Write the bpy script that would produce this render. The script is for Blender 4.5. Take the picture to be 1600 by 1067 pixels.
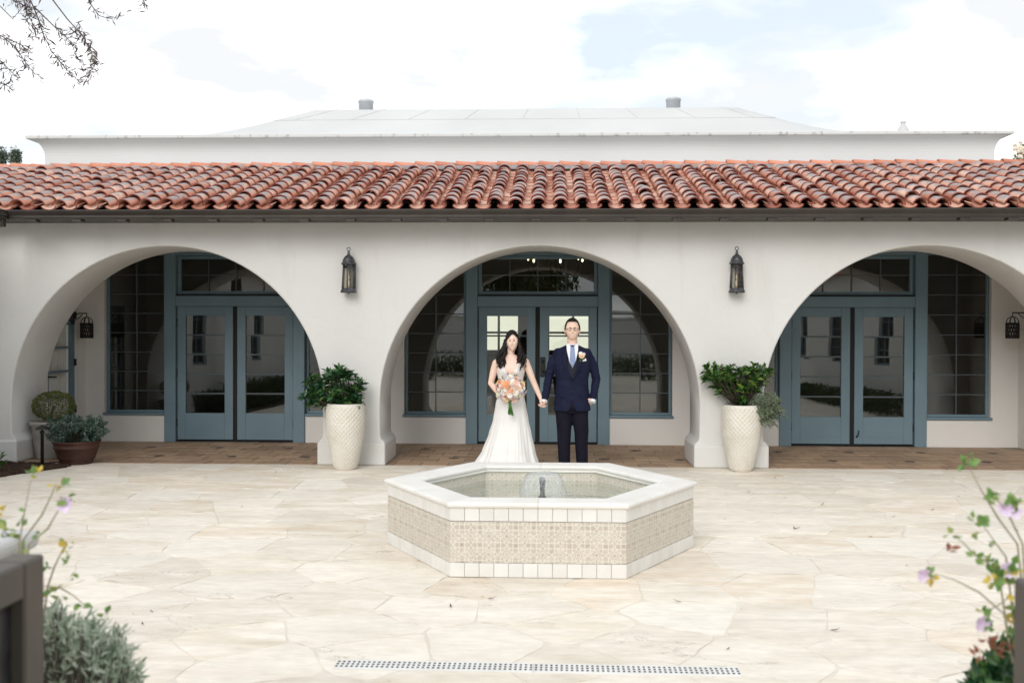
import bpy, bmesh, math, random
from mathutils import Vector, Matrix, Quaternion, noise
from mathutils.bvhtree import BVHTree
R = math.radians
random.seed(7)
for o in list(bpy.data.objects): bpy.data.objects.remove(o)
S = bpy.context.scene
COL = S.collection

# ------------------------------------------------------------------ camera
F = 1556.0; CX, CY = 800.0, 533.5          # photograph's focal length and centre in its pixels
YAW = math.atan(62 / F); PITCH = -math.atan(16.5 / F); ROLL = R(0.15)
CAM = Vector((0, 0, 1.65))
fw = Vector((-math.sin(YAW) * math.cos(PITCH), math.cos(YAW) * math.cos(PITCH), math.sin(PITCH)))
rt = Vector((math.cos(YAW), math.sin(YAW), 0)); up = rt.cross(fw)
rt, up = rt * math.cos(ROLL) + up * math.sin(ROLL), up * math.cos(ROLL) - rt * math.sin(ROLL)
cd = bpy.data.cameras.new('camera'); cam = bpy.data.objects.new('camera', cd); COL.objects.link(cam)
cam.matrix_world = Matrix(((rt.x, up.x, -fw.x, CAM.x), (rt.y, up.y, -fw.y, CAM.y), (rt.z, up.z, -fw.z, CAM.z), (0, 0, 0, 1)))
cd.sensor_width = 36; cd.lens = 36 * F / 1600; cd.clip_end = 2000; cd.clip_start = 0.05
cd.dof.use_dof = True; cd.dof.focus_distance = 11.6; cd.dof.aperture_fstop = 3.2
S.camera = cam

def ray(x, y): return fw * F + rt * (x - CX) - up * (y - CY)
def P(x, y, Y):
    d = ray(x, y); return CAM + d * (Y / d.y)
def G(x, y, z=0.0):
    d = ray(x, y); return CAM + d * ((z - CAM.z) / d.z)

# ------------------------------------------------------------------ sky, sun, exposure
w = bpy.data.worlds.new('World'); S.world = w; w.use_nodes = True
nt = w.node_tree; nt.nodes.clear()
SUN_EL, SUN_ROT = R(29), R(195)
def wn(t, **k):
    n = nt.nodes.new(t)
    for a, b in k.items(): setattr(n, a, b)
    return n
sky = wn('ShaderNodeTexSky', sky_type='NISHITA', sun_disc=False, sun_elevation=SUN_EL, sun_rotation=SUN_ROT)
tc = wn('ShaderNodeTexCoord'); mp = wn('ShaderNodeMapping'); mp.inputs['Scale'].default_value = (1.0, 1.0, 2.6)
mp.inputs['Location'].default_value = (7.7, 9.4, 5.5)
nz = wn('ShaderNodeTexNoise'); nz.inputs['Scale'].default_value = 2.6; nz.inputs['Detail'].default_value = 7; nz.inputs['Roughness'].default_value = .52
nz2 = wn('ShaderNodeTexNoise'); nz2.inputs['Scale'].default_value = 5.5; nz2.inputs['Detail'].default_value = 5
rp = wn('ShaderNodeValToRGB'); rp.color_ramp.elements[0].position = .42; rp.color_ramp.elements[1].position = .56
rp2 = wn('ShaderNodeValToRGB'); rp2.color_ramp.elements[0].position = .40; rp2.color_ramp.elements[1].position = .66
rp2.color_ramp.elements[0].color = (5.35, 5.5, 5.6, 1); rp2.color_ramp.elements[1].color = (11.4, 11.4, 11.4, 1)
haz = wn('ShaderNodeMix', data_type='RGBA'); haz.inputs[0].default_value = .87; haz.inputs[7].default_value = (4.95, 5.4, 5.8, 1)
mx = wn('ShaderNodeMix', data_type='RGBA'); bg = wn('ShaderNodeBackground'); bg.inputs[1].default_value = 0.125
ou = wn('ShaderNodeOutputWorld')
L = nt.links.new
L(tc.outputs['Generated'], mp.inputs[0]); L(mp.outputs[0], nz.inputs[0]); L(mp.outputs[0], nz2.inputs[0])
L(nz.outputs[0], rp.inputs[0]); L(nz2.outputs[0], rp2.inputs[0]); L(sky.outputs[0], haz.inputs[6])
L(rp.outputs[0], mx.inputs[0]); L(haz.outputs[2], mx.inputs[6]); L(rp2.outputs[0], mx.inputs[7])
L(mx.outputs[2], bg.inputs[0]); L(bg.outputs[0], ou.inputs[0])
sl = bpy.data.lights.new('sun', 'SUN'); so = bpy.data.objects.new('sun', sl); COL.objects.link(so)
sl.energy = 1.1; sl.angle = R(30); sl.color = (1, .965, .92)
sd = Vector((math.sin(SUN_ROT) * math.cos(SUN_EL), math.cos(SUN_ROT) * math.cos(SUN_EL), math.sin(SUN_EL)))
so.rotation_euler = (-sd).to_track_quat('-Z', 'Y').to_euler(); so.location = (0, 0, 30)
S.view_settings.view_transform = 'Standard'; S.view_settings.look = 'None'
S.view_settings.exposure = 0.49; S.view_settings.gamma = 1; S.view_settings.use_curve_mapping = False
S.render.engine = 'CYCLES'
S.cycles.max_bounces = 8; S.cycles.transparent_max_bounces = 12; S.cycles.caustics_reflective = False; S.cycles.caustics_refractive = False

# ------------------------------------------------------------------ helpers
def tag(o, label=None, cat=None, group=None, kind=None):
    if label: o['label'] = label
    if cat: o['category'] = cat
    if group: o['group'] = group
    if kind: o['kind'] = kind
    return o
def link(o, parent=None):
    COL.objects.link(o)
    if parent: o.parent = parent
    return o
def empty(name, loc=(0, 0, 0), rz=0):
    o = bpy.data.objects.new(name, None); o.location = loc; o.rotation_euler.z = rz; o.empty_display_size = .2
    return link(o)
def mesh_obj(name, me, mats=None, parent=None, loc=None, M=None, smooth=None):
    if mats is not None and len(me.materials) == 0:
        for m in (mats if isinstance(mats, (list, tuple)) else [mats]): me.materials.append(m)
    o = bpy.data.objects.new(name, me); link(o, parent)
    if M is not None: o.matrix_basis = M
    elif loc is not None: o.location = loc
    return o
class MB:
    """collects shapes into one mesh"""
    def __init__(s): s.bm = bmesh.new()
    def box(s, x0, x1, y0, y1, z0, z1, mi=0, bev=0, seg=1):
        v = [s.bm.verts.new((x, y, z)) for x in (x0, x1) for y in (y0, y1) for z in (z0, z1)]
        fs = []
        for q in ((0, 1, 3, 2), (4, 6, 7, 5), (0, 4, 5, 1), (2, 3, 7, 6), (0, 2, 6, 4), (1, 5, 7, 3)):
            f = s.bm.faces.new([v[i] for i in q]); f.material_index = mi; fs.append(f)
        if bev:
            es = list({e for f in fs for e in f.edges})
            bmesh.ops.bevel(s.bm, geom=es, offset=bev, segments=seg, affect='EDGES', profile=.5)
        return s
    def ring_loft(s, rings, cap0=True, cap1=True, mi=0, closed=True, smooth=True):
        vr = [[s.bm.verts.new(p) for p in r] for r in rings]
        n = len(vr[0])
        for a, b in zip(vr, vr[1:]):
            for i in range(n if closed else n - 1):
                j = (i + 1) % n
                f = s.bm.faces.new((a[i], a[j], b[j], b[i])); f.material_index = mi; f.smooth = smooth
        if cap0: f = s.bm.faces.new(list(reversed(vr[0]))); f.material_index = mi
        if cap1: f = s.bm.faces.new(vr[-1]); f.material_index = mi
        return s
    def lathe(s, prof, n=24, c=(0, 0, 0), mi=0, cap0=True, cap1=True, smooth=True, phase=0):
        rings = [[(c[0] + r * math.cos(2 * math.pi * i / n + phase), c[1] + r * math.sin(2 * math.pi * i / n + phase), c[2] + z) for i in range(n)] for r, z in prof]
        return s.ring_loft(rings, cap0, cap1, mi, True, smooth)
    def tube(s, pts, rad, n=8, mi=0, caps=True, smooth=True):
        pts = [Vector(p) for p in pts]
        rs = rad if isinstance(rad, (list, tuple)) else [rad] * len(pts)
        rings = []; ref = None
        for i, p in enumerate(pts):
            t = (pts[min(i + 1, len(pts) - 1)] - pts[max(i - 1, 0)])
            if t.length < 1e-9: t = Vector((0, 0, 1))
            t.normalize()
            if ref is None: ref = Vector((1, 0, 0)) if abs(t.x) < .8 else Vector((0, 1, 0))
            u = (ref - t * ref.dot(t)).normalized(); v = t.cross(u); ref = u
            rings.append([p + (u * math.cos(2 * math.pi * k / n) + v * math.sin(2 * math.pi * k / n)) * rs[i] for k in range(n)])
        return s.ring_loft(rings, caps, caps, mi, True, smooth)
    def capsule(s, pts, rad, n=12, mi=0):
        """tube with rounded ends"""
        pts = [Vector(p) for p in pts]; rs = list(rad)
        a, b = (pts[0] - pts[1]).normalized(), (pts[-1] - pts[-2]).normalized()
        P0, R0, P1, R1 = [], [], [], []
        for q in (85, 60, 35, 15):
            P0.append(pts[0] + a * rs[0] * math.sin(R(q))); R0.append(rs[0] * math.cos(R(q)))
            P1.insert(0, pts[-1] + b * rs[-1] * math.sin(R(q))); R1.insert(0, rs[-1] * math.cos(R(q)))
        return s.tube(P0 + pts + P1, R0 + rs + R1, n, mi)
    def sphere(s, c, r, n=12, m=8, mi=0):
        rr = r if isinstance(r, (tuple, list)) else (r, r, r)
        rings = []
        for j in range(1, m):
            a = -math.pi / 2 + math.pi * j / m
            rings.append([(c[0] + rr[0] * math.cos(a) * math.cos(2 * math.pi * i / n), c[1] + rr[1] * math.cos(a) * math.sin(2 * math.pi * i / n), c[2] + rr[2] * math.sin(a)) for i in range(n)])
        return s.ring_loft(rings, True, True, mi)
    def prism(s, poly, z0, z1, mi=0, bev=0):
        b = [s.bm.verts.new((x, y, z0)) for x, y in poly]; t = [s.bm.verts.new((x, y, z1)) for x, y in poly]
        n = len(poly)
        f = s.bm.faces.new(t); f.material_index = mi; top = f
        f = s.bm.faces.new(list(reversed(b))); f.material_index = mi
        for i in range(n):
            j = (i + 1) % n; f = s.bm.faces.new((b[i], b[j], t[j], t[i])); f.material_index = mi
        if bev: bmesh.ops.bevel(s.bm, geom=list(top.edges), offset=bev, segments=1, affect='EDGES')
        return s
    def mesh(s, name='mesh', smooth_angle=None):
        bmesh.ops.recalc_face_normals(s.bm, faces=s.bm.faces)
        me = bpy.data.meshes.new(name); s.bm.to_mesh(me); s.bm.free(); return me
    def build(s, name, mats, parent=None, loc=None, M=None):
        return mesh_obj(name, s.mesh(name), mats, parent, loc, M)
def flat_copy(o, parent=None):
    c = o.copy(); COL.objects.link(c); c.parent = parent
    return c
def copy_tree(o, parent=None, kids=None):
    kids = kids if kids is not None else {}
    c = flat_copy(o, parent)
    for ch in list(o.children): copy_tree(ch, c)
    return c
def remeshed(me, voxel, smooth=4, fac=.5):
    o = bpy.data.objects.new('tmp', me); COL.objects.link(o)
    m = o.modifiers.new('r', 'REMESH'); m.mode = 'VOXEL'; m.voxel_size = voxel; m.use_smooth_shade = True
    if smooth:
        k = o.modifiers.new('s', 'SMOOTH'); k.iterations = smooth; k.factor = fac
    dg = bpy.context.evaluated_depsgraph_get(); dg.update()
    r = bpy.data.meshes.new_from_object(o.evaluated_get(dg))
    bpy.data.objects.remove(o); bpy.data.meshes.remove(me)
    return r

# ------------------------------------------------------------------ materials
def srgb(r, g, b):
    f = lambda c: (c / 255 / 12.92) if c / 255 <= .04045 else ((c / 255 + .055) / 1.055) ** 2.4
    return (f(r), f(g), f(b))
def mat(name, col, rough=.6, col2=None, scale=4, detail=4, bump=0, bscale=60, rand=0, spec=.4, metal=0, coord='Object', stretch=None, sss=0, cols=None, coat=0, trans=0, lo=.35, hi=.65):
    m = bpy.data.materials.new(name); m.use_nodes = True; t = m.node_tree; N = t.nodes; LK = t.links.new
    b = N['Principled BSDF']
    b.inputs['Roughness'].default_value = rough; b.inputs['Metallic'].default_value = metal
    b.inputs['Specular IOR Level'].default_value = spec
    if coat: b.inputs['Coat Weight'].default_value = coat
    if trans: b.inputs['Transmission Weight'].default_value = trans
    if sss:
        b.inputs['Subsurface Weight'].default_value = sss; b.inputs['Subsurface Radius'].default_value = (.01, .004, .002); b.inputs['Subsurface Scale'].default_value = .5
    if coord == 'World':
        g = N.new('ShaderNodeNewGeometry'); vec = g.outputs['Position']
    else:
        g = N.new('ShaderNodeTexCoord'); vec = g.outputs[coord]
    oi = None
    if rand or cols:
        oi = N.new('ShaderNodeObjectInfo')
        if coord == 'Object':
            sc = N.new('ShaderNodeVectorMath'); sc.operation = 'SCALE'; sc.inputs[0].default_value = (37, 91, 53); LK(oi.outputs['Random'], sc.inputs['Scale'])
            ad = N.new('ShaderNodeVectorMath'); ad.operation = 'ADD'; LK(vec, ad.inputs[0]); LK(sc.outputs[0], ad.inputs[1]); vec = ad.outputs[0]
    cvec = vec
    if stretch:
        mpn = N.new('ShaderNodeMapping'); mpn.inputs['Scale'].default_value = stretch; LK(vec, mpn.inputs[0]); cvec = mpn.outputs[0]
    if cols:
        r = N.new('ShaderNodeValToRGB'); r.color_ramp.interpolation = 'LINEAR'
        e = r.color_ramp.elements
        for i, c in enumerate(cols):
            p = i / (len(cols) - 1)
            if i == 0: e[0].position = 0; e[0].color = (*c, 1)
            elif i == len(cols) - 1: e[-1].position = 1; e[-1].color = (*c, 1)
            else: k = e.new(p); k.color = (*c, 1)
        LK(oi.outputs['Random'], r.inputs[0]); base = r.outputs[0]
    else:
        rgb = N.new('ShaderNodeRGB'); rgb.outputs[0].default_value = (*col, 1); base = rgb.outputs[0]
    if col2 is not None:
        nn = N.new('ShaderNodeTexNoise'); nn.inputs['Scale'].default_value = scale; nn.inputs['Detail'].default_value = detail; LK(cvec, nn.inputs[0])
        mr = N.new('ShaderNodeMapRange'); mr.inputs[1].default_value = lo; mr.inputs[2].default_value = hi; LK(nn.outputs[0], mr.inputs[0])
        mi = N.new('ShaderNodeMix'); mi.data_type = 'RGBA'; LK(mr.outputs[0], mi.inputs[0]); LK(base, mi.inputs[6]); mi.inputs[7].default_value = (*col2, 1); base = mi.outputs[2]
    if rand:
        hs = N.new('ShaderNodeHueSaturation'); ma = N.new('ShaderNodeMapRange'); ma.inputs[3].default_value = 1 - rand; ma.inputs[4].default_value = 1 + rand
        wh = N.new('ShaderNodeTexWhiteNoise'); wh.noise_dimensions = '1D'; LK(oi.outputs['Random'], wh.inputs['W']); LK(wh.outputs[0], ma.inputs[0])
        LK(ma.outputs[0], hs.inputs['Value']); LK(base, hs.inputs['Color']); base = hs.outputs[0]
    LK(base, b.inputs['Base Color'])
    if bump:
        bn = N.new('ShaderNodeTexNoise'); bn.inputs['Scale'].default_value = bscale; bn.inputs['Detail'].default_value = 5; LK(cvec if stretch else vec, bn.inputs[0])
        bp = N.new('ShaderNodeBump'); bp.inputs['Strength'].default_value = bump; bp.inputs['Distance'].default_value = .01; LK(bn.outputs[0], bp.inputs['Height']); LK(bp.outputs[0], b.inputs['Normal'])
    return m
def leafmat(name, c1, c2, c3=None, attr=False, rough=.45, transl=.25):
    m = bpy.data.materials.new(name); m.use_nodes = True; t = m.node_tree; N = t.nodes; LK = t.links.new
    b = N['Principled BSDF']; b.inputs['Roughness'].default_value = rough; b.inputs['Specular IOR Level'].default_value = .4
    if attr: a = N.new('ShaderNodeAttribute'); a.attribute_name = 'tint'; src = a.outputs['Fac']
    else: a = N.new('ShaderNodeObjectInfo'); src = a.outputs['Random']
    r = N.new('ShaderNodeValToRGB'); e = r.color_ramp.elements
    e[0].color = (*c1, 1); e[1].color = (*(c3 or c2), 1)
    if c3: k = e.new(.62); k.color = (*c2, 1); e[-1].position = .97
    LK(src, r.inputs[0]); LK(r.outputs[0], b.inputs['Base Color'])
    tr = N.new('ShaderNodeBsdfTranslucent'); LK(r.outputs[0], tr.inputs[0])
    mxs = N.new('ShaderNodeMixShader'); mxs.inputs[0].default_value = transl
    LK(b.outputs[0], mxs.inputs[1]); LK(tr.outputs[0], mxs.inputs[2]); LK(mxs.outputs[0], N['Material Output'].inputs[0])
    return m
def schlick(N, LK, f0, normal=None):
    """thin-sheet reflectance, the same from both sides"""
    lw = N.new('ShaderNodeLayerWeight'); lw.inputs[0].default_value = .5
    if normal is not None: LK(normal, lw.inputs['Normal'])
    pw = N.new('ShaderNodeMath'); pw.operation = 'POWER'; LK(lw.outputs['Facing'], pw.inputs[0]); pw.inputs[1].default_value = 5
    ma = N.new('ShaderNodeMath'); ma.operation = 'MULTIPLY_ADD'; LK(pw.outputs[0], ma.inputs[0]); ma.inputs[1].default_value = 1 - f0; ma.inputs[2].default_value = f0
    return ma.outputs[0]
def glassmat(name, f0=.1, tint=(.80, .84, .82), wob=0.0):
    m = bpy.data.materials.new(name); m.use_nodes = True; t = m.node_tree; N = t.nodes; LK = t.links.new
    N.remove(N['Principled BSDF'])
    tr = N.new('ShaderNodeBsdfTransparent'); tr.inputs[0].default_value = (*tint, 1)
    gl = N.new('ShaderNodeBsdfGlossy'); gl.inputs['Roughness'].default_value = 0.0
    fr = schlick(N, LK, f0)
    if wob:
        oi = N.new('ShaderNodeObjectInfo'); g = N.new('ShaderNodeTexCoord')
        sc = N.new('ShaderNodeVectorMath'); sc.operation = 'SCALE'; sc.inputs[0].default_value = (37, 91, 53); LK(oi.outputs['Random'], sc.inputs['Scale'])
        ad = N.new('ShaderNodeVectorMath'); ad.operation = 'ADD'; LK(g.outputs['Object'], ad.inputs[0]); LK(sc.outputs[0], ad.inputs[1])
        n = N.new('ShaderNodeTexNoise'); n.inputs['Scale'].default_value = 2.2; n.inputs['Detail'].default_value = 1; LK(ad.outputs[0], n.inputs[0])
        bp = N.new('ShaderNodeBump'); bp.inputs['Strength'].default_value = wob; bp.inputs['Distance'].default_value = .01; LK(n.outputs[0], bp.inputs['Height']); LK(bp.outputs[0], gl.inputs['Normal'])
    ms = N.new('ShaderNodeMixShader'); LK(fr, ms.inputs[0]); LK(tr.outputs[0], ms.inputs[1]); LK(gl.outputs[0], ms.inputs[2])
    LK(ms.outputs[0], N['Material Output'].inputs[0])
    return m
def emit(name, col, st):
    m = bpy.data.materials.new(name); m.use_nodes = True
    b = m.node_tree.nodes['Principled BSDF']; b.inputs['Base Color'].default_value = (*col, 1)
    b.inputs['Emission Color'].default_value = (*col, 1); b.inputs['Emission Strength'].default_value = st
    return m
M_stucco = mat('stucco', (.685, .68, .66), .9, (.65, .64, .615), .9, 6, .18, 55, coord='World')
def trowel(m):
    t = m.node_tree; N = t.nodes; LK = t.links.new; b = N['Principled BSDF']; g = N.new('ShaderNodeNewGeometry')
    n = N.new('ShaderNodeTexNoise'); n.inputs['Scale'].default_value = 3.5; n.inputs['Detail'].default_value = 4; n.inputs['Distortion'].default_value = 1.2; LK(g.outputs['Position'], n.inputs[0])
    old = b.inputs['Normal'].links[0].from_node; bp = N.new('ShaderNodeBump'); bp.inputs['Strength'].default_value = .35; bp.inputs['Distance'].default_value = .02; LK(n.outputs[0], bp.inputs['Height']); LK(bp.outputs[0], old.inputs['Normal'])
    mp_ = N.new('ShaderNodeMapping'); mp_.inputs['Scale'].default_value = (2.2, 2.2, .35); LK(g.outputs['Position'], mp_.inputs[0]); n2 = N.new('ShaderNodeTexNoise'); n2.inputs['Scale'].default_value = 2.0; n2.inputs['Detail'].default_value = 8; n2.inputs['Roughness'].default_value = .62; LK(mp_.outputs[0], n2.inputs[0])
    mr = N.new('ShaderNodeMapRange'); mr.inputs[1].default_value = .56; mr.inputs[2].default_value = .78; mr.inputs[4].default_value = .55; LK(n2.outputs[0], mr.inputs[0])
    src = b.inputs['Base Color'].links[0].from_socket; mi = N.new('ShaderNodeMix'); mi.data_type = 'RGBA'; LK(mr.outputs[0], mi.inputs[0]); LK(src, mi.inputs[6]); mi.inputs[7].default_value = (.58, .56, .52, 1); LK(mi.outputs[2], b.inputs['Base Color'])
trowel(M_stucco)
M_stucco2 = mat('stucco_porch', (.76, .745, .715), .9, (.72, .70, .665), .9, 6, .18, 55, coord='World')
M_hall = mat('hall_paint', (.65, .645, .635), .85, (.62, .615, .605), .5, 5, .1, 40, coord='World')
M_hallroof = mat('roof_membrane', (.60, .60, .59), .7, (.56, .56, .55), .6, 5, .05, 20, coord='World')
M_lip = mat('stained_lip', (.62, .61, .59), .8, (.30, .29, .27), 5, 9, 0, coord='World', stretch=(2.0, 1, 1), lo=.56, hi=.72)
def flagmat():
    m = mat('flagstone', None, .8, (.85, .785, .69), 1.7, 9, 0, 22, rand=.05, coord='World', stretch=(1, 3.2, 1), lo=.30, hi=.70,
              cols=[(.70, .61, .49), (.72, .65, .54), (.76, .70, .60), (.70, .60, .47), (.68, .56, .42), (.74, .68, .58), (.64, .55, .43), (.71, .64, .54), (.80, .75, .67), (.72, .62, .49)])
    t = m.node_tree; N = t.nodes; LK = t.links.new; b = N['Principled BSDF']; src = b.inputs['Base Color'].links[0].from_socket
    g = N.new('ShaderNodeNewGeometry'); mpn = N.new('ShaderNodeMapping'); mpn.inputs['Scale'].default_value = (1.0, 2.6, 1); LK(g.outputs['Position'], mpn.inputs[0])
    n1 = N.new('ShaderNodeTexNoise'); n1.inputs['Scale'].default_value = 1.5; n1.inputs['Detail'].default_value = 7; n1.inputs['Roughness'].default_value = .6; n1.inputs['Distortion'].default_value = .6; LK(mpn.outputs[0], n1.inputs[0])
    n2 = N.new('ShaderNodeTexNoise'); n2.inputs['Scale'].default_value = 1.1; n2.inputs['Detail'].default_value = 3; LK(g.outputs['Position'], n2.inputs[0])
    n3 = N.new('ShaderNodeTexNoise'); n3.inputs['Scale'].default_value = 7; n3.inputs['Detail'].default_value = 8; n3.inputs['Roughness'].default_value = .65; LK(mpn.outputs[0], n3.inputs[0])
    def mth(op, x, y=None):
        k = N.new('ShaderNodeMath'); k.operation = op
        for i, v in enumerate((x, y)):
            if v is None: continue
            if isinstance(v, (int, float)): k.inputs[i].default_value = v
            else: LK(v, k.inputs[i])
        return k.outputs[0]
    line = mth('SUBTRACT', 1.0, mth('MINIMUM', mth('MULTIPLY', mth('ABSOLUTE', mth('SUBTRACT', n1.outputs[0], .5)), 190), 1.0))   # hairline clefts
    msk = N.new('ShaderNodeMapRange'); msk.inputs[1].default_value = .53; msk.inputs[2].default_value = .62; LK(n2.outputs[0], msk.inputs[0])
    crack = mth('MULTIPLY', line, msk.outputs[0])
    mi = N.new('ShaderNodeMix'); mi.data_type = 'RGBA'; LK(mth('MULTIPLY', crack, .6), mi.inputs[0]); LK(src, mi.inputs[6]); mi.inputs[7].default_value = (.22, .16, .11, 1)
    mv = N.new('ShaderNodeMapRange'); mv.inputs[1].default_value = .3; mv.inputs[2].default_value = .7; mv.inputs[3].default_value = .88; mv.inputs[4].default_value = 1.08; LK(n3.outputs[0], mv.inputs[0])
    hs = N.new('ShaderNodeHueSaturation'); LK(mv.outputs[0], hs.inputs['Value']); LK(mi.outputs[2], hs.inputs['Color']); LK(hs.outputs[0], b.inputs['Base Color'])
    st = mth('SUBTRACT', mth('ADD', mth('MULTIPLY', n3.outputs[0], .6), mth('MULTIPLY', mth('SNAP', n1.outputs[0], .05), 1.6)), mth('MULTIPLY', crack, .5))
    bp = N.new('ShaderNodeBump'); bp.inputs['Strength'].default_value = .5; bp.inputs['Distance'].default_value = .012; LK(st, bp.inputs['Height']); LK(bp.outputs[0], b.inputs['Normal'])
    return m
M_stone = flagmat()
M_mortar = mat('mortar', (.75, .69, .60), .95, (.66, .60, .51), 1.3, 8, .5, 60, coord='World')
M_soil = mat('soil', (.07, .045, .03), 1, (.03, .02, .015), 12, 6, .6, 60, coord='World')
M_ground = mat('ground', (.30, .26, .21), 1, (.22, .2, .16), .4, 6, .3, 10, coord='World')
M_paver = mat('clay_paver', None, .62, (.42, .30, .205), 7, 6, .25, 40, rand=.14, coord='World', cols=[(.37, .24, .15), (.43, .285, .18), (.33, .21, .135), (.40, .27, .18), (.35, .235, .16)])
M_inset = mat('dark_inset', (.06, .05, .045), .5, (.10, .08, .07), 20, 3, rand=.2)
M_grout = mat('grout', (.33, .27, .205), .95, (.25, .2, .15), 6, 5, .3, 60, coord='World')
M_blue = mat('blue_paint', (.165, .245, .290), .45, (.145, .22, .262), 2.0, 4, .03, 30, coord='World')
M_mull = mat('muntin_paint', (.085, .105, .115), .5, (.07, .088, .098), 4, 4, coord='World')
M_black = mat('black_void', (.01, .01, .011), .7)
M_iron = mat('black_iron', (.018, .018, .019), .5, (.035, .033, .032), 25, 5, .2, 80, metal=.3)
M_lantern = mat('weathered_iron', (.05, .05, .056), .5, (.11, .11, .12), 22, 6, .25, 70, metal=.4)
M_bronze = mat('bronze_gutter', (.042, .035, .030), .42, (.058, .048, .042), 3, 4, metal=.2, coord='World')
M_gate = mat('gate_bronze', (.10, .085, .072), .5, (.075, .065, .055), 3, 4, .03, 90, metal=.25)
M_glass = glassmat('window_glass', .11, wob=.05)
M_clear = glassmat('clear_glass', .025, (.98, .985, .98))
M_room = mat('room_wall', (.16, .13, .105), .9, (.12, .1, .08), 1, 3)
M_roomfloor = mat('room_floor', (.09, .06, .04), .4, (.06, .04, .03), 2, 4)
M_curtain = mat('curtain', (.80, .78, .74), .95, (.72, .70, .66), 4, 4, .1, 20)
M_lit = emit('lit_window', (.95, .90, .74), 1.0)
M_bulb = emit('bulb', (1, .78, .45), 6)
M_deck = mat('roof_deck', (.012, .010, .010), .95)
M_flash = mat('flashing', (.36, .37, .39), .6, (.28, .28, .3), 9, 4)

# ------------------------------------------------------------------ setting: ground, patio with flagstones, porch floor
b = MB(); b.box(-300, 300, -300, 300, -.2, -.06); tag(b.build('ground', M_ground), kind='structure')
patio = MB(); patio.box(-7.3, 7.2, -13, 12.14, -.055, -.003); patio = tag(patio.build('patio', M_mortar), kind='structure')

def voronoi(seeds, box, nn=18):
    out = []
    for i, (x, y) in enumerate(seeds):
        d = sorted(range(len(seeds)), key=lambda j: (seeds[j][0] - x) ** 2 + (seeds[j][1] - y) ** 2)[1:nn]
        poly = [(box[0], box[2]), (box[1], box[2]), (box[1], box[3]), (box[0], box[3])]
        for j in d:
            a, c = seeds[j]; mx_, my_ = (a + x) / 2, (c + y) / 2; nx, ny = a - x, c - y
            new = []
            for k in range(len(poly)):
                p, q = poly[k], poly[(k + 1) % len(poly)]
                dp = (p[0] - mx_) * nx + (p[1] - my_) * ny; dq = (q[0] - mx_) * nx + (q[1] - my_) * ny
                if dp <= 0: new.append(p)
                if dp * dq < 0:
                    t = dp / (dp - dq); new.append((p[0] + t * (q[0] - p[0]), p[1] + t * (q[1] - p[1])))
            poly = new
            if not poly: break
        out.append(poly)
    return out
FC = (-.088, 7.66)                                     # fountain centre
rs = random.Random(11); seeds = []
tries = 0
while tries < 14000:
    tries += 1
    x, y = rs.uniform(-7.2, 7.1), rs.uniform(3.1, 12.12)
    dmin = .30 + .30 * (noise.noise(Vector((x * .9, y * .9, 3))) * .5 + .5) + .12 * rs.random()
    if all(((x - a) ** 2 + ((y - c) * 1.12) ** 2) > dmin * dmin for a, c in seeds): seeds.append((x, y))
polys = voronoi(seeds, (-7.25, 7.15, 3.0, 12.13))
def rough_poly(p, r, gap):
    cx_ = sum(a for a, _ in p) / len(p); cy_ = sum(c for _, c in p) / len(p)
    q = []
    for k in range(len(p)):
        a, c = p[k], p[(k + 1) % len(p)]
        ln = math.hypot(c[0] - a[0], c[1] - a[1])
        if ln < .04: continue
        n = max(2, int(ln / .11))
        for i in range(n):
            t = (i + (.22 if i == 0 else 0)) / n
            x, y = a[0] + t * (c[0] - a[0]), a[1] + t * (c[1] - a[1])
            if i: x += r.gauss(0, .008); y += r.gauss(0, .008)
            d = math.hypot(x - cx_, y - cy_) or 1
            q.append((x - (x - cx_) / d * gap, y - (y - cy_) / d * gap))
        x, y = a[0] + .9 * (c[0] - a[0]), a[1] + .9 * (c[1] - a[1]); d = math.hypot(x - cx_, y - cy_) or 1
        q.append((x - (x - cx_) / d * gap, y - (y - cy_) / d * gap))
    return (cx_, cy_), q
stones = []
def bed_edge(y): return -6.25 if y < 10.4 else -6.25 + (y - 10.4) * .27      # planting bed along the left wing
for p in polys:
    if len(p) < 3: continue
    (cx_, cy_), q = rough_poly(p, rs, rs.uniform(.003, .009))
    if len(q) < 5: continue
    if cx_ < bed_edge(cy_): continue
    vis = abs(cx_ + .0 - (-.04 * cy_)) < .53 * cy_ + .3
    stones.append(((cy_ + (0 if vis else 30)), cx_, cy_, q))
stones.sort(key=lambda s_: s_[0])
rest = MB()
for i, (_, cx_, cy_, q) in enumerate(stones):
    z = rs.uniform(-.0015, .0015)
    if i < 300:
        m_ = MB(); m_.prism([(x - cx_, y - cy_) for x, y in q], -.03, z, bev=.004)
        m_.build('flagstone', M_stone, patio, (cx_, cy_, 0))
    else: rest.prism(q, -.03, z, bev=.004)
tag(rest.build('flagstones', M_stone, patio), kind='stuff')

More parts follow.
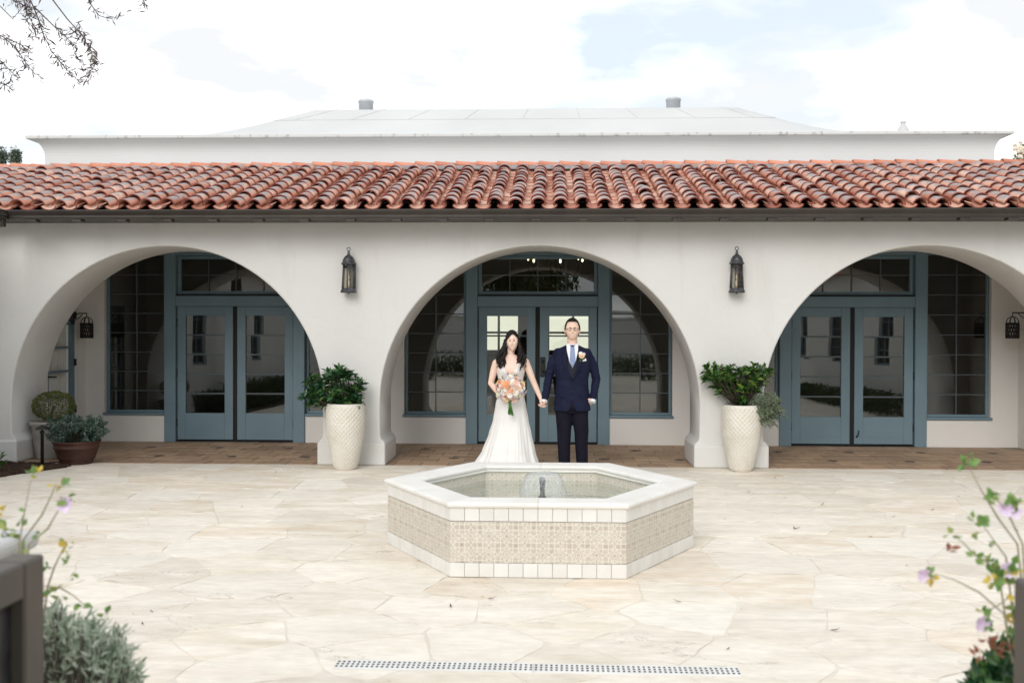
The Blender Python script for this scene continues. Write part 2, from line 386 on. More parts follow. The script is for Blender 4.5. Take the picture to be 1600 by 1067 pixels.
porch = MB(); porch.box(-6.95, 6.68, 12.14, 14.6, -.055, -.006); porch = tag(porch.build('porch_floor', M_grout), kind='structure')
TW, TD = .335, .335
pm = [None] * 3
for k in range(3):
    m_ = MB(); m_.box(-TW / 2 + .006, TW / 2 - .006, -TD / 2 + .006, TD / 2 - .006, -.03, .002 - .001 * k, bev=.004); pm[k] = m_.mesh('paver'); pm[k].materials.append(M_paver)
cnt = 0; rest = MB()
for r_ in range(7):
    y = 12.155 + TD * (r_ + .5)
    for c_ in range(41):
        x = -6.80 + TW * (c_ + (.5 if r_ % 2 else 0))
        if x > 6.55: continue
        cnt += 1
        if cnt <= 300:
            mesh_obj('paver', pm[rs.randrange(3)], None, porch, M=Matrix.Translation((x, y, 0)) @ Matrix.Rotation(rs.gauss(0, .012), 4, 'Z'))
m_ = MB(); m_.prism([(-.075, 0), (0, -.075), (.075, 0), (0, .075)], -.01, .006, bev=.003); im = m_.mesh('inset'); im.materials.append(M_inset)
for r_, y in enumerate((12.35, 12.85, 13.8)):
    for k in range(15):
        x = -6.6 + .97 * k + (.485 if r_ == 1 else 0)
        if x < 6.4 and r_ > 0: mesh_obj('inset_tile', im, None, porch, (x, y, 0))

# ------------------------------------------------------------------ arcade building
bld = empty('arcade_building', (0, 12.1, 0))
tag(bld, 'white stucco arcade with three wide arches, blue doors and red clay tile roof', 'building')
BO = Matrix.Translation((0, -12.1, 0))
def bpart(mb, name, m, parent=None):
    me = mb.mesh(name)
    if parent is None: me.transform(BO); return mesh_obj(name, me, m, bld)
    return mesh_obj(name, me, m, parent)
YF, YB = 12.1, 12.96                                    # arcade wall faces
ARC = [(-4.75, 1.95), (-.155, 1.945), (4.50, 1.95)]; ZC = .735; ZA = 2.683
out = [(-9.2, 0), (-9.2, 3.22), (9.0, 3.22), (9.0, 0)]
PL = .28                                                # plinth height
for cx_, r_ in reversed(ARC):
    bx = r_ - .065
    pts = [(cx_ + bx, 0), (cx_ + bx, PL - .02), (cx_ + bx + .012, PL + .015), (cx_ + r_ - .012, PL + .05), (cx_ + r_ - .002, PL + .09)]
    n = 56
    arc = [(cx_ + r_ * math.cos(math.pi * k / n), ZC + (ZA - ZC) * math.sin(math.pi * k / n)) for k in range(n + 1)]
    out += pts + arc + [(2 * cx_ - x, z) for x, z in reversed(pts)]
m_ = MB()
f = m_.bm.faces.new([m_.bm.verts.new((x, YF, z)) for x, z in out])
ex = bmesh.ops.extrude_face_region(m_.bm, geom=[f]); nv = [v for v in ex['geom'] if isinstance(v, bmesh.types.BMVert)]
for v in nv: v.co.y = YB
es = [e for e in m_.bm.edges if abs(e.verts[0].co.y - e.verts[1].co.y) < 1e-6 and all(v.co.z > .001 and abs(v.co.x) < 8.9 for v in e.verts)]
bmesh.ops.bevel(m_.bm, geom=es, offset=.022, segments=3, affect='EDGES', profile=.5)
bmesh.ops.triangulate(m_.bm, faces=[f for f in m_.bm.faces if len(f.verts) > 4])
for f in m_.bm.faces:
    if abs(f.normal.y) < .98: f.smooth = True
bpart(m_, 'arcade_wall', M_stucco)
for x0, x1 in ((-7.2, ARC[0][0] - 1.885), (ARC[0][0] + 1.885, ARC[1][0] - 1.88), (ARC[1][0] + 1.88, ARC[2][0] - 1.885), (ARC[2][0] + 1.885, 7.1)):
    m_ = MB(); m_.box(x0 - .004, x1 + .004, YF - .022, YB + .01, 0, PL, bev=.025, seg=3); bpart(m_, 'plinth', M_stucco)
# porch ends, ceiling, interior room
XL, XR = -6.90, 6.66
m_ = MB(); m_.box(XR, XR + .2, YB, 14.5, 0, 3.1); bpart(m_, 'end_wall', M_stucco2)
DY0, DY1 = 13.36, 14.20
m_ = MB(); m_.box(XL - .2, XL, YB, DY0 - .06, 0, 3.1); m_.box(XL - .2, XL, DY1 + .06, 14.5, 0, 3.1); m_.box(XL - .2, XL, DY0 - .06, DY1 + .06, 2.1, 3.1)
bpart(m_, 'end_wall', M_stucco2)
m_ = MB(); m_.box(XL - .2, XR + .2, YB + .002, 14.52, 3.1, 3.2); bpart(m_, 'porch_ceiling', M_stucco2)
# back wall of the porch
BX = [-4.667, -.205, 4.325]; YW = 14.5
m_ = MB()
WH = 1.955; WT = 2.80; SILL = .40; TR0, TR1 = .875, 1.045
segs = [(XL - .2, BX[0] - WH), (BX[0] + WH, BX[1] - WH), (BX[1] + WH, BX[2] - WH), (BX[2] + WH, XR + .2)]
for x0, x1 in segs: m_.box(x0, x1, YW, YW + .2, 0, 3.1)
for c_ in BX:
    m_.box(c_ - WH, c_ - TR1, YW, YW + .2, 0, SILL); m_.box(c_ + TR1, c_ + WH, YW, YW + .2, 0, SILL)
    m_.box(c_ - WH, c_ + WH, YW, YW + .2, WT, 3.1)
bpart(m_, 'porch_wall', M_stucco2)
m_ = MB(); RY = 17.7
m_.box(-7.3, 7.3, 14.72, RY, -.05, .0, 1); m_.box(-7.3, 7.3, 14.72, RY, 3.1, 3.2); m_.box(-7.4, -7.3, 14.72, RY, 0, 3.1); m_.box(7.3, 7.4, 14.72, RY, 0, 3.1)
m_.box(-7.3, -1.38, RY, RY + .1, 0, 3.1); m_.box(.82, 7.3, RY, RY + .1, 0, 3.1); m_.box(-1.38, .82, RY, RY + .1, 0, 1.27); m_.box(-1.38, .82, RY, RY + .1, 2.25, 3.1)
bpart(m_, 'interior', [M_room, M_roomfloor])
rw = MB()
for k, hw in ((0, .02), (1, .02), (2, .10), (3, .02), (4, .02), (5, .02)): rw.box(-1.38 + k * .44 - hw, -1.38 + k * .44 + hw, RY - .03, RY + .02, 1.27, 2.25)
for z in (1.29, 1.62, 1.95, 2.23): rw.box(-1.38, .82, RY - .02, RY + .018, z - .02, z + .02)
rw = bpart(rw, 'rear_window', M_room)
m_ = MB(); m_.box(-1.38, .82, RY + .03, RY + .04, 1.27, 2.25); me = m_.mesh('pane'); me.transform(BO); mesh_obj('pane', me, M_lit, rw)

# joinery: windows, doors, transoms
pane_cache = {}
def pane(wd, ht, parent, x, y, z, m=None):
    key = (round(wd, 3), round(ht, 3))
    if key not in pane_cache:
        q = MB(); q.box(-wd / 2, wd / 2, -.002, .002, -ht / 2, ht / 2); pane_cache[key] = q.mesh('pane'); pane_cache[key].materials.append(M_glass)
    o = mesh_obj('pane', pane_cache[key], None, parent)
    o.location = (x, y, z); o.rotation_euler = (random.gauss(0, .0022), 0, random.gauss(0, .0022))
    return o
def glazing(name, x0, x1, z0, z1, nc, nr, yf, fr, parent, fm, bar=.022, depth=.05, barm=None):
    """a framed window: frame mesh with muntins, each pane an object"""
    q = MB(); y0, y1 = yf, yf + depth
    q.box(x0, x0 + fr, y0, y1, z0, z1, bev=.004); q.box(x1 - fr, x1, y0, y1, z0, z1, bev=.004)
    q.box(x0 + fr, x1 - fr, y0 + .001, y1, z0, z0 + fr, bev=.004); q.box(x0 + fr, x1 - fr, y0 + .001, y1, z1 - fr, z1, bev=.004)
    gx0, gx1, gz0, gz1 = x0 + fr, x1 - fr, z0 + fr, z1 - fr
    o = bpart(q, name, fm) if parent is None else bpart(q, name, fm, parent)
    q = MB(); cw, ch = (gx1 - gx0) / nc, (gz1 - gz0) / nr
    for i in range(1, nc): q.box(gx0 + cw * i - bar / 2, gx0 + cw * i + bar / 2, y0 + .012, y1 - .008, gz0, gz1)
    for j in range(1, nr): q.box(gx0, gx1, y0 + .014, y1 - .010, gz0 + ch * j - bar / 2, gz0 + ch * j + bar / 2)
    oy = -12.1 if parent is None else 0
    me = q.mesh('muntins')
    if parent is None: me.transform(BO)
    mesh_obj('muntins', me, barm or M_mull, o)
    for i in range(nc):
        for j in range(nr):
            pane(cw - .001, ch - .001, o, gx0 + cw * (i + .5), (y0 + y1) / 2 + .006 + oy, gz0 + ch * (j + .5))
    return o
for bi, c_ in enumerate(BX):
    for s in (-1, 1):
        xa, xb = sorted((c_ + s * (TR1 + .004), c_ + s * (WH - .012)))
        glazing('window', xa, xb, SILL + .028, WT - .01, 2, 8, YW + .06, .036, None, M_blue, bar=.013)
        q = MB(); q.box(xa - (.03 if s < 0 else 0), xb + (.03 if s > 0 else 0), YW - .03, YW + .12, SILL - .008, SILL + .028, bev=.006); bpart(q, 'window_sill', M_blue)
    # trim posts, header, threshold
    q = MB()
    for s in (-1, 1):
        xa, xb = sorted((c_ + s * TR0, c_ + s * TR1)); q.box(xa, xb, YW - .035, YW + .14, 0, WT, bev=.006)
    q.box(c_ - TR0, c_ + TR0, YW - .03, YW + .13, 1.9995, 2.155, bev=.006)
    q.box(c_ - TR0, c_ + TR0, YW - .01, YW + .12, WT - .05, WT)
    bpart(q, 'door_frame', M_blue)
    q = MB(); q.box(c_ - TR0, c_ + TR0, YW + .0, YW + .13, 0, .022); q.box(c_ - .028, c_ + .028, YW + .03, YW + .065, .022, 1.999); q.box(c_ - .05, c_ + .05, YW + .066, YW + .09, .022, 1.959)
    q.box(c_ - TR0, c_ + TR0, YW - .012, YW + .1, 2.156, 2.176); q.box(c_ - TR0, c_ - TR0 + .035, YW + .066, YW + .1, .022, 1.999); q.box(c_ + TR0 - .035, c_ + TR0, YW + .066, YW + .1, .022, 1.999); q.box(c_ - TR0 + .035, c_ + TR0 - .035, YW + .066, YW + .1, 1.96, 1.999); bpart(q, 'threshold', M_black)
    glazing('transom', c_ - TR0 + .004, c_ + TR0 - .004, 2.177, WT - .052, 4, 2, YW + .05, .05, None, M_blue, bar=.013)
    for s in (-1, 1):
        xa, xb = sorted((c_ + s * .032, c_ + s * (TR0 - .012)))
        q = MB(); y0, y1 = YW + .015, YW + .062; st = .125; zt, zb = 1.865, .425; z0, z1 = .034, 1.998
        q.box(xa, xa + st, y0, y1, z0, z1, bev=.003); q.box(xb - st, xb, y0, y1, z0, z1, bev=.003)
        q.box(xa + st, xb - st, y0 + .001, y1, zt, z1, bev=.003); q.box(xa + st, xb - st, y0 + .001, y1, z0, zb, bev=.003)
        q.box(xa + st + .02, xb - st - .02, y0 - .0015, y0 + .01, z0 + .10, z0 + .19, bev=.001)
        d = bpart(q, 'door', M_blue)
        q = MB(); ch = (zt - zb) / 5; gx0, gx1 = xa + st, xb - st
        for j in range(1, 5): q.box(gx0, gx1, y0 + .008, y1 - .006, zb + ch * j - .011, zb + ch * j + .011)
        me = q.mesh('muntins'); me.transform(BO); mesh_obj('muntins', me, M_mull, d)
        for j in range(5): pane(gx1 - gx0, ch - .001, d, (gx0 + gx1) / 2, y0 + .028 - 12.1, zb + ch * (j + .5))
        for z in (.28, 1.02, 1.76):
            q = MB(); hx = xa - .006 if s < 0 else xb + .006; q.box(hx - .009, hx + .009, y0 - .012, y0 + .02, z - .06, z + .06, bev=.004); me = q.mesh('hinge'); me.transform(BO); mesh_obj('hinge', me, M_iron, d)
    # lock plate with lever on the right leaf of the middle pair
    if bi == 1:
        q = MB(); q.box(c_ + .04, c_ + .115, YW + .0, YW + .014, .98, 1.27, bev=.004); q.tube([(c_ + .08, YW, 1.07), (c_ + .08, YW - .05, 1.07), (c_ + .09, YW - .055, 1.07), (c_ + .17, YW - .055, 1.065)], .011, 8); q.sphere((c_ + .08, YW - .004, 1.2), .018)
        me = q.mesh('handle'); me.transform(BO); mesh_obj('handle', me, M_iron, d)
    if bi == 2:
        q = MB(); q.tube([(c_ + .06, YW + .02, .13), (c_ + .075, YW - .03, .17), (c_ + .085, YW - .03, .24)], .009, 6); me = q.mesh('door_holder'); me.transform(BO); mesh_obj('door_holder', me, M_iron, d)
# side door in the left end wall of the porch
q = MB(); X0, X1 = XL - .07, XL - .025
q.box(X0, X1, DY0, DY0 + .1, .02, 2.03, bev=.003); q.box(X0, X1, DY1 - .1, DY1, .02, 2.03, bev=.003)
for z in (.02, .36, .70, 1.04, 1.38, 1.72): q.box(X0, X1 - .002, DY0 + .1, DY1 - .1, z, z + (.1 if z < .1 else .035))
q.box(X0, X1 - .002, DY0 + .1, DY1 - .1, 1.92, 2.03)
sd_ = bpart(q, 'side_door', M_blue)
for j, z in enumerate((.12, .395, .735, 1.075, 1.415, 1.755)):
    zt = (.36, .70, 1.04, 1.38, 1.72, 1.92)[j]
    q = MB(); q.box(X0 + .015, X0 + .019, DY0 + .1, DY1 - .1, z, zt); me = q.mesh('pane'); me.transform(BO); mesh_obj('pane', me, M_clear, sd_)
q = MB()
n = 40
for i in range(n):
    a0, a1 = DY0 + .08 + (DY1 - DY0 - .16) * i / n, DY0 + .08 + (DY1 - DY0 - .16) * (i + 1) / n
    q.ring_loft([[(X0 - .05 + .012 * math.sin(i * 1.3), a0, .1), (X0 - .05 + .012 * math.sin((i + 1) * 1.3), a1, .1)], [(X0 - .05 + .012 * math.sin(i * 1.3), a0, 1.98), (X0 - .05 + .012 * math.sin((i + 1) * 1.3), a1, 1.98)]], False, False, closed=False)
me = q.mesh('curtain'); me.transform(BO); mesh_obj('curtain', me, M_curtain, sd_)
q = MB(); q.tube([(X1, DY0 + .06, 1.0), (X1 + .06, DY0 + .06, 1.0), (X1 + .065, DY0 + .17, .995)], .011, 8); me = q.mesh('handle'); me.transform(BO); mesh_obj('handle', me, M_iron, sd_)
for z in (.5, 1.18, 1.86):
    q = MB(); q.box(X1 - .01, X1 + .03, DY1 - .02, DY1 + .02, z - .05, z + .05, bev=.004); me = q.mesh('hinge'); me.transform(BO); mesh_obj('hinge', me, M_iron, sd_)
q = MB(); q.box(XL - .08, XL + .012, DY0 - .06, DY0 - .002, 0, 2.1); q.box(XL - .08, XL + .012, DY1 + .002, DY1 + .06, 0, 2.1); q.box(XL - .08, XL + .01, DY0 - .002, DY1 + .002, 2.034, 2.1); bpart(q, 'door_casing', M_stucco2)

# ---- roof: deck, clay tiles, ridge, gutter
EY, EZ = 11.63, 3.072; RGY = 14.42; SLOPE = .315; SA = math.atan(SLOPE)
def roofz(y): return EZ + (y - EY) * SLOPE
q = MB(); x0, x1 = -9.6, 9.2
q.ring_loft([[(x0, EY + .03, EZ - .03), (x1, EY + .03, EZ - .03), (x1, RGY + .1, roofz(RGY + .1) - .03), (x0, RGY + .1, roofz(RGY + .1) - .03)],
             [(x0, EY + .03, EZ - .01), (x1, EY + .03, EZ - .01), (x1, RGY + .1, roofz(RGY + .1) - .012), (x0, RGY + .1, roofz(RGY + .1) - .012)]])
roof = bpart(q, 'roof', M_deck)
def clay(name, attr):
    m = bpy.data.materials.new(name); m.use_nodes = True; t = m.node_tree; N = t.nodes; LK = t.links.new; b = N['Principled BSDF']
    b.inputs['Roughness'].default_value = .62; b.inputs['Specular IOR Level'].default_value = .35
    a = N.new('ShaderNodeAttribute'); a.attribute_name = 'tint'; cr = N.new('ShaderNodeAttribute'); cr.attribute_name = 'crown'
    g = N.new('ShaderNodeNewGeometry'); oi = N.new('ShaderNodeObjectInfo')
    r = N.new('ShaderNodeValToRGB'); e = r.color_ramp.elements
    for i, (p, c) in enumerate(((0, (.44, .17, .11)), (.3, (.61, .33, .235)), (.55, (.70, .46, .36)), (.8, (.56, .27, .18)), (1, (.36, .13, .085)))):
        if i == 0: e[0].position, e[0].color = p, (*c, 1)
        elif i == 4: e[-1].position, e[-1].color = p, (*c, 1)
        else: k = e.new(p); k.color = (*c, 1)
    if attr: LK(a.outputs['Fac'], r.inputs[0])
    else: LK(oi.outputs['Random'], r.inputs[0])
    n1 = N.new('ShaderNodeTexNoise'); n1.inputs['Scale'].default_value = 5.5; n1.inputs['Detail'].default_value = 6; LK(g.outputs['Position'], n1.inputs[0])
    n2 = N.new('ShaderNodeTexNoise'); n2.inputs['Scale'].default_value = 30; n2.inputs['Detail'].default_value = 6; LK(g.outputs['Position'], n2.inputs[0])
    # lichen / mortar weathering on crowns
    ad = N.new('ShaderNodeMath'); ad.operation = 'ADD'; LK(n1.outputs[0], ad.inputs[0])
    m2 = N.new('ShaderNodeMath'); m2.operation = 'MULTIPLY'; LK(cr.outputs['Fac'], m2.inputs[0]); m2.inputs[1].default_value = .52; LK(m2.outputs[0], ad.inputs[1])
    ad2 = N.new('ShaderNodeMath'); ad2.operation = 'MULTIPLY_ADD'; LK(n2.outputs[0], ad2.inputs[0]); ad2.inputs[1].default_value = .35; LK(ad.outputs[0], ad2.inputs[2])
    mr = N.new('ShaderNodeMapRange'); mr.inputs[1].default_value = .90; mr.inputs[2].default_value = 1.10; mr.inputs[4].default_value = .88; LK(ad2.outputs[0], mr.inputs[0])
    mi = N.new('ShaderNodeMix'); mi.data_type = 'RGBA'; LK(mr.outputs[0], mi.inputs[0]); LK(r.outputs[0], mi.inputs[6]); mi.inputs[7].default_value = (.30, .285, .285, 1)
    LK(mi.outputs[2], b.inputs['Base Color'])
    bp = N.new('ShaderNodeBump'); bp.inputs['Strength'].default_value = .4; bp.inputs['Distance'].default_value = .006; LK(n2.outputs[0], bp.inputs['Height']); LK(bp.outputs[0], b.inputs['Normal'])
    return m
M_clay = clay('clay_tile', False); M_claya = clay('clay_tile_field', True)
M_rim = mat('clay_rim', (.26, .06, .04), .75, (.16, .04, .03), 14, 4, .2, 60, coord='World')
M_ridge = mat('ridge_clay', (.62, .26, .165), .65, (.55, .21, .13), 6, 5, .2, 50, rand=.12, coord='World')
def tile_geo(rx0, rz0, rx1, rz1, ln, th, upside, seg=8):
    """barrel tile: front ring at y=0 wide, back ring narrower; returns verts, faces(mat), crown"""
    V, Fc, cr = [], [], []
    for y, rx, rz in ((0, rx0, rz0), (ln * .5, (rx0 + rx1) / 2, (rz0 + rz1) / 2), (ln, rx1, rz1)):
        for o_ in (0, th):
            for k in range(seg + 1):
                a = math.pi * k / seg
                x, z = (rx - o_) * math.cos(a), (rz - o_) * math.sin(a)
                V.append((x, y, z if upside else -z + 0)); cr.append(max(0, math.sin(a)) ** 1.5 if upside else 0)
    n = seg + 1
    for s_ in range(2):
        o0 = s_ * 2 * n
        for k in range(seg):
            Fc.append(((o0 + k, o0 + k + 1, o0 + 2 * n + k + 1, o0 + 2 * n + k), 0)); Fc.append(((o0 + n + k, o0 + 3 * n + k, o0 + 3 * n + k + 1, o0 + n + k + 1), 0))
        for k in (0, seg): Fc.append(((o0 + k, o0 + 2 * n + k, o0 + 3 * n + k, o0 + n + k), 1))
    for k in range(seg): Fc.append(((k, n + k, n + k + 1, k + 1), 1)); Fc.append(((4 * n + k, 4 * n + k + 1, 5 * n + k + 1, 5 * n + k), 1))
    return V, Fc, cr
def tile_mesh(name, items, mats_):
    """items: list of (matrix, geo, tint)"""
    V, Fc, mi, cr, ti = [], [], [], [], []
    for Mx, (gv, gf, gc), tint in items:
        o0 = len(V); V += [Mx @ Vector(v) for v in gv]; cr += gc; ti += [tint] * len(gv)
        for f, m__ in gf: Fc.append([o0 + i for i in f]); mi.append(m__)
    me = bpy.data.meshes.new(name); me.from_pydata(V, [], Fc)
    bm_ = bmesh.new(); bm_.from_mesh(me); bmesh.ops.recalc_face_normals(bm_, faces=bm_.faces); bm_.to_mesh(me); bm_.free()
    me.polygons.foreach_set('material_index', mi); me.polygons.foreach_set('use_smooth', [m__ == 0 for m__ in mi])
    for nm, dat in (('tint', ti), ('crown', cr)):
        a = me.attributes.new(nm, 'FLOAT', 'POINT'); a.data.foreach_set('value', dat)
    for m__ in mats_: me.materials.append(m__)
    return me
GC = tile_geo(.092, .082, .076, .066, .41, .015, True); GP = tile_geo(.094, .055, .08, .045, .41, .015, False)
cover_me = tile_mesh('roof_tile', [(Matrix(), GC, 0)], [M_clay, M_rim]); pan_me = tile_mesh('pan_tile', [(Matrix(), GP, 0)], [M_clay, M_rim])
PIT = .258; NR = 11; EXPO = (RGY - EY) / math.cos(SA) / NR
rt_ = random.Random(3)
def roof_M(x, s_, dz, yawj, tilt=.045, roll=0):
    y = EY + s_ * math.cos(SA); z = EZ + s_ * math.sin(SA) + dz
    return Matrix.Translation((x, y, z)) @ Matrix.Rotation(SA - tilt, 4, 'X') @ Matrix.Rotation(yawj, 4, 'Z') @ Matrix.Rotation(roll, 4, 'Y')
cov, pan_ = [], []
for r_ in range(NR):
    for c_ in range(74):
        x = -9.45 + PIT * c_
        s_ = r_ * EXPO + rt_.gauss(0, .012) * (r_ > 0) - .02
        cov.append((roof_M(x + rt_.gauss(0, .006), s_, .055 + rt_.gauss(0, .005) + (.012 if rt_.random() < .12 and r_ else 0), rt_.gauss(0, .025), .05 + rt_.gauss(0, .012), rt_.gauss(0, .05)), r_, x))
        pan_.append((roof_M(x + PIT / 2 + rt_.gauss(0, .004), s_ - .03, .055, rt_.gauss(0, .015), .045, rt_.gauss(0, .03)), r_, x))
def vis(r_, x): return -7.0 - .12 * r_ < x < 6.0 + .08 * r_
for lst, me, geo, nm in ((cov, cover_me, GC, 'roof_tile'), (pan_, pan_me, GP, 'pan_tile')):
    lst.sort(key=lambda t: (t[1] + (0 if vis(t[1], t[2]) else 50)))
    for Mx, r_, x in lst[:300]: mesh_obj(nm, me, None, roof, M=BO @ Mx)
    fm = tile_mesh(nm + 's', [(BO @ Mx, geo, rt_.random()) for Mx, r_, x in lst[300:]], [M_claya, M_rim])
    tag(mesh_obj(nm + 's', fm, None, roof), kind='stuff')
# mortar strip and ridge tiles
q = MB(); q.box(-9.6, 9.2, RGY - .02, RGY + .16, roofz(RGY) + .03, roofz(RGY) + .10, bev=.01); me = q.mesh('ridge_mortar'); me.transform(BO); mesh_obj('ridge_mortar', me, M_flash, roof)
GR = tile_geo(.095, .075, .082, .064, .40, .015, True); ridge_me = tile_mesh('ridge_tile', [(Matrix(), GR, 0)], [M_ridge, M_ridge])
for k in range(62):
    x = -9.5 + .30 * k
    Mx = Matrix.Translation((x, RGY + .07, roofz(RGY) + .075 + .018 + rt_.gauss(0, .004))) @ Matrix.Rotation(-math.pi / 2 + rt_.gauss(0, .015), 4, 'Z') @ Matrix.Rotation(-.055 + rt_.gauss(0, .008), 4, 'X')
    mesh_obj('ridge_tile', ridge_me, None, roof, M=BO @ Mx)
# back slope closing the roof behind the ridge
q = MB(); q.ring_loft([[(-9.6, RGY + .1, roofz(RGY) - .02), (9.2, RGY + .1, roofz(RGY) - .02), (9.2, 17.9, roofz(RGY) - .5), (-9.6, 17.9, roofz(RGY) - .5)], [(-9.6, RGY + .1, roofz(RGY) + .01), (9.2, RGY + .1, roofz(RGY) + .01), (9.2, 17.9, roofz(RGY) - .47), (-9.6, 17.9, roofz(RGY) - .47)]])
bpart(q, 'rear_roof', M_hallroof)
# gutter, soffit
gx0 = P(12, 335, 11.56).x
q = MB()
prof = [(11.67, 3.065), (11.555, 3.065), (11.545, 3.055), (11.552, 3.035), (11.585, 3.0), (11.585, 2.98), (11.592, 2.96), (11.67, 2.96)]
q.ring_loft([[(gx0, y, z) for y, z in prof], [(9.2, y, z) for y, z in prof]], smooth=False)
q.ring_loft([[(gx0 - (y - 11.67) - .125, 11.67, z) for y, z in prof], [(gx0 - (y - 11.67) - .125, 2.0, z) for y, z in prof]], smooth=False)
gut = bpart(q, 'gutter', M_bronze)
q = MB(); q.box(-9.6, 9.2, 11.675, YF + .02, 2.966, 2.996); q.box(-9.6, 9.2, 11.672, 11.70, 2.996, 3.055); bpart(q, 'soffit', M_bronze)
q = MB(); q.box(-.055, .055, 11.60, 11.72, 2.930, 2.962, bev=.004); me = q.mesh('gutter_bracket'); me.transform(BO)
for k in range(26):
    x = -6.3 + .545 * k + .12
    if x < 6.6: mesh_obj('gutter_bracket', me, M_bronze, gut, (x, 0, 0))
q = MB(); q.box(gx0 - .14, gx0 - .06, 11.56, 11.64, 2.87, 2.965, bev=.008); me = q.mesh('downpipe_elbow'); me.transform(BO); mesh_obj('downpipe_elbow', me, M_bronze, gut)

# ------------------------------------------------------------------ hall behind
hall = empty('hall_building', (0, 18, 0)); tag(hall, 'plain white hall rising behind the tiled arcade with sweeping pale roof', 'building')
HX0, HX1, HY0, HY1 = -9.33, 7.83, 18.0, 28.0
def rect(x0, x1, y0, y1, z, n=1):
    return [(x0, y0, z), (x1, y0, z), (x1, y1, z), (x0, y1, z)]
HO = Matrix.Translation((0, -18, 0))
q = MB(); rings = [rect(HX0, HX1, HY0, HY1, 0), rect(HX0, HX1, HY0, HY1, 4.84)]
for k in range(1, 9):
    a = math.pi / 2 * k / 8; o_ = .19 * (1 - math.cos(a)); rings.append(rect(HX0 - o_, HX1 + o_, HY0 - o_, HY1 + o_, 4.84 + .27 * math.sin(a)))
q.ring_loft(rings, smooth=False)
me = q.mesh('wall'); me.transform(HO); mesh_obj('wall', me, M_hall, hall)
q = MB(); q.ring_loft([rect(HX0 - .22, HX1 + .22, HY0 - .22, HY1 + .22, 5.112), rect(HX0 - .235, HX1 + .235, HY0 - .235, HY1 + .235, 5.125), rect(HX0 - .235, HX1 + .235, HY0 - .235, HY1 + .235, 5.165), rect(HX0 - .20, HX1 + .20, HY0 - .20, HY1 + .20, 5.18)], smooth=False)
me = q.mesh('cornice_lip'); me.transform(HO); mesh_obj('cornice_lip', me, M_lip, hall)
q = MB(); prof = [(0, 5.15), (.12, 5.20), (.25, 5.30), (.38, 5.435), (.5, 5.59), (.6, 5.735), (.68, 5.875), (.75, 6.01), (.8, 6.12), (.85, 6.23), (.9, 6.335), (.95, 6.44), (.985, 6.52), (1, 6.545)]
ax0, ax1, ay0, ay1 = HX0 - .1, HX1 + .1, HY0 + .0, HY1; bx0, bx1, by0, by1 = -5.24, 4.0, 22.0, 24.4
rings = [rect(ax0 + (bx0 - ax0) * t, ax1 + (bx1 - ax1) * t, ay0 + (by0 - ay0) * t, ay1 + (by1 - ay1) * t, z) for t, z in prof]
rings.append(rect(bx0 + .6, bx1 - .6, 23.1, 23.3, 6.60))
def edge_sub(r, n=16):
    o_ = []
    for i in range(4):
        a, c = Vector(r[i]), Vector(r[(i + 1) % 4])
        o_ += [a.lerp(c, k / n) for k in range(n)]
    return o_
q.ring_loft([edge_sub(r) for r in rings]); me = q.mesh('roof'); me.transform(HO); hr = mesh_obj('roof', me, M_hallroof, hall)
def hroof(t, u):
    for (t0, z0), (t1, z1) in zip(prof, prof[1:]):
        if t0 <= t <= t1: z = z0 + (z1 - z0) * (t - t0) / (t1 - t0); break
    xa, xb = ax0 + (bx0 - ax0) * t, ax1 + (bx1 - ax1) * t
    return Vector((xa + (xb - xa) * u, ay0 + (by0 - ay0) * t, z + .004))
q = MB()
q.tube([hroof(.82, u / 20) for u in range(21)], .007, 5)
for u in [.04 + .115 * k for k in range(9)]: q.tube([hroof(.82 + .18 * k / 4, u + .01 * k / 4) for k in range(5)], .006, 5)
me = q.mesh('seam'); me.transform(HO); mesh_obj('seam', me, M_hallroof, hr)
M_vent = mat('galvanised', (.52, .54, .57), .5, (.44, .46, .48), 4, 4, metal=.3)
for px, py0, py1, wpx in ((572, 157, 172, 24), (1052, 154, 170, 24)):
    p = P(px, py1, 23.2); r_ = wpx / 2 * 23.2 / 1556; zt = P(px, py0, 23.2).z
    q = MB(); q.lathe([(r_ * .92, 6.5), (r_ * .92, zt - .07), (r_, zt - .06), (r_, zt - .02), (r_ * .8, zt)], 20, (p.x, 23.2, 0)); me = q.mesh('roof_vent'); me.transform(HO); mesh_obj('roof_vent', me, M_vent, hall)
p = P(1411, 205, 20.5)
q = MB(); q.lathe([(.16, p.z - .25), (.13, p.z - .02), (.05, p.z + .13), (.04, p.z + .15), (.055, p.z + .16), (.055, p.z + .19), (.02, p.z + .2)], 16, (p.x, 20.5, 0)); me = q.mesh('cone_vent'); me.transform(HO); mesh_obj('cone_vent', me, M_hallroof, hall)

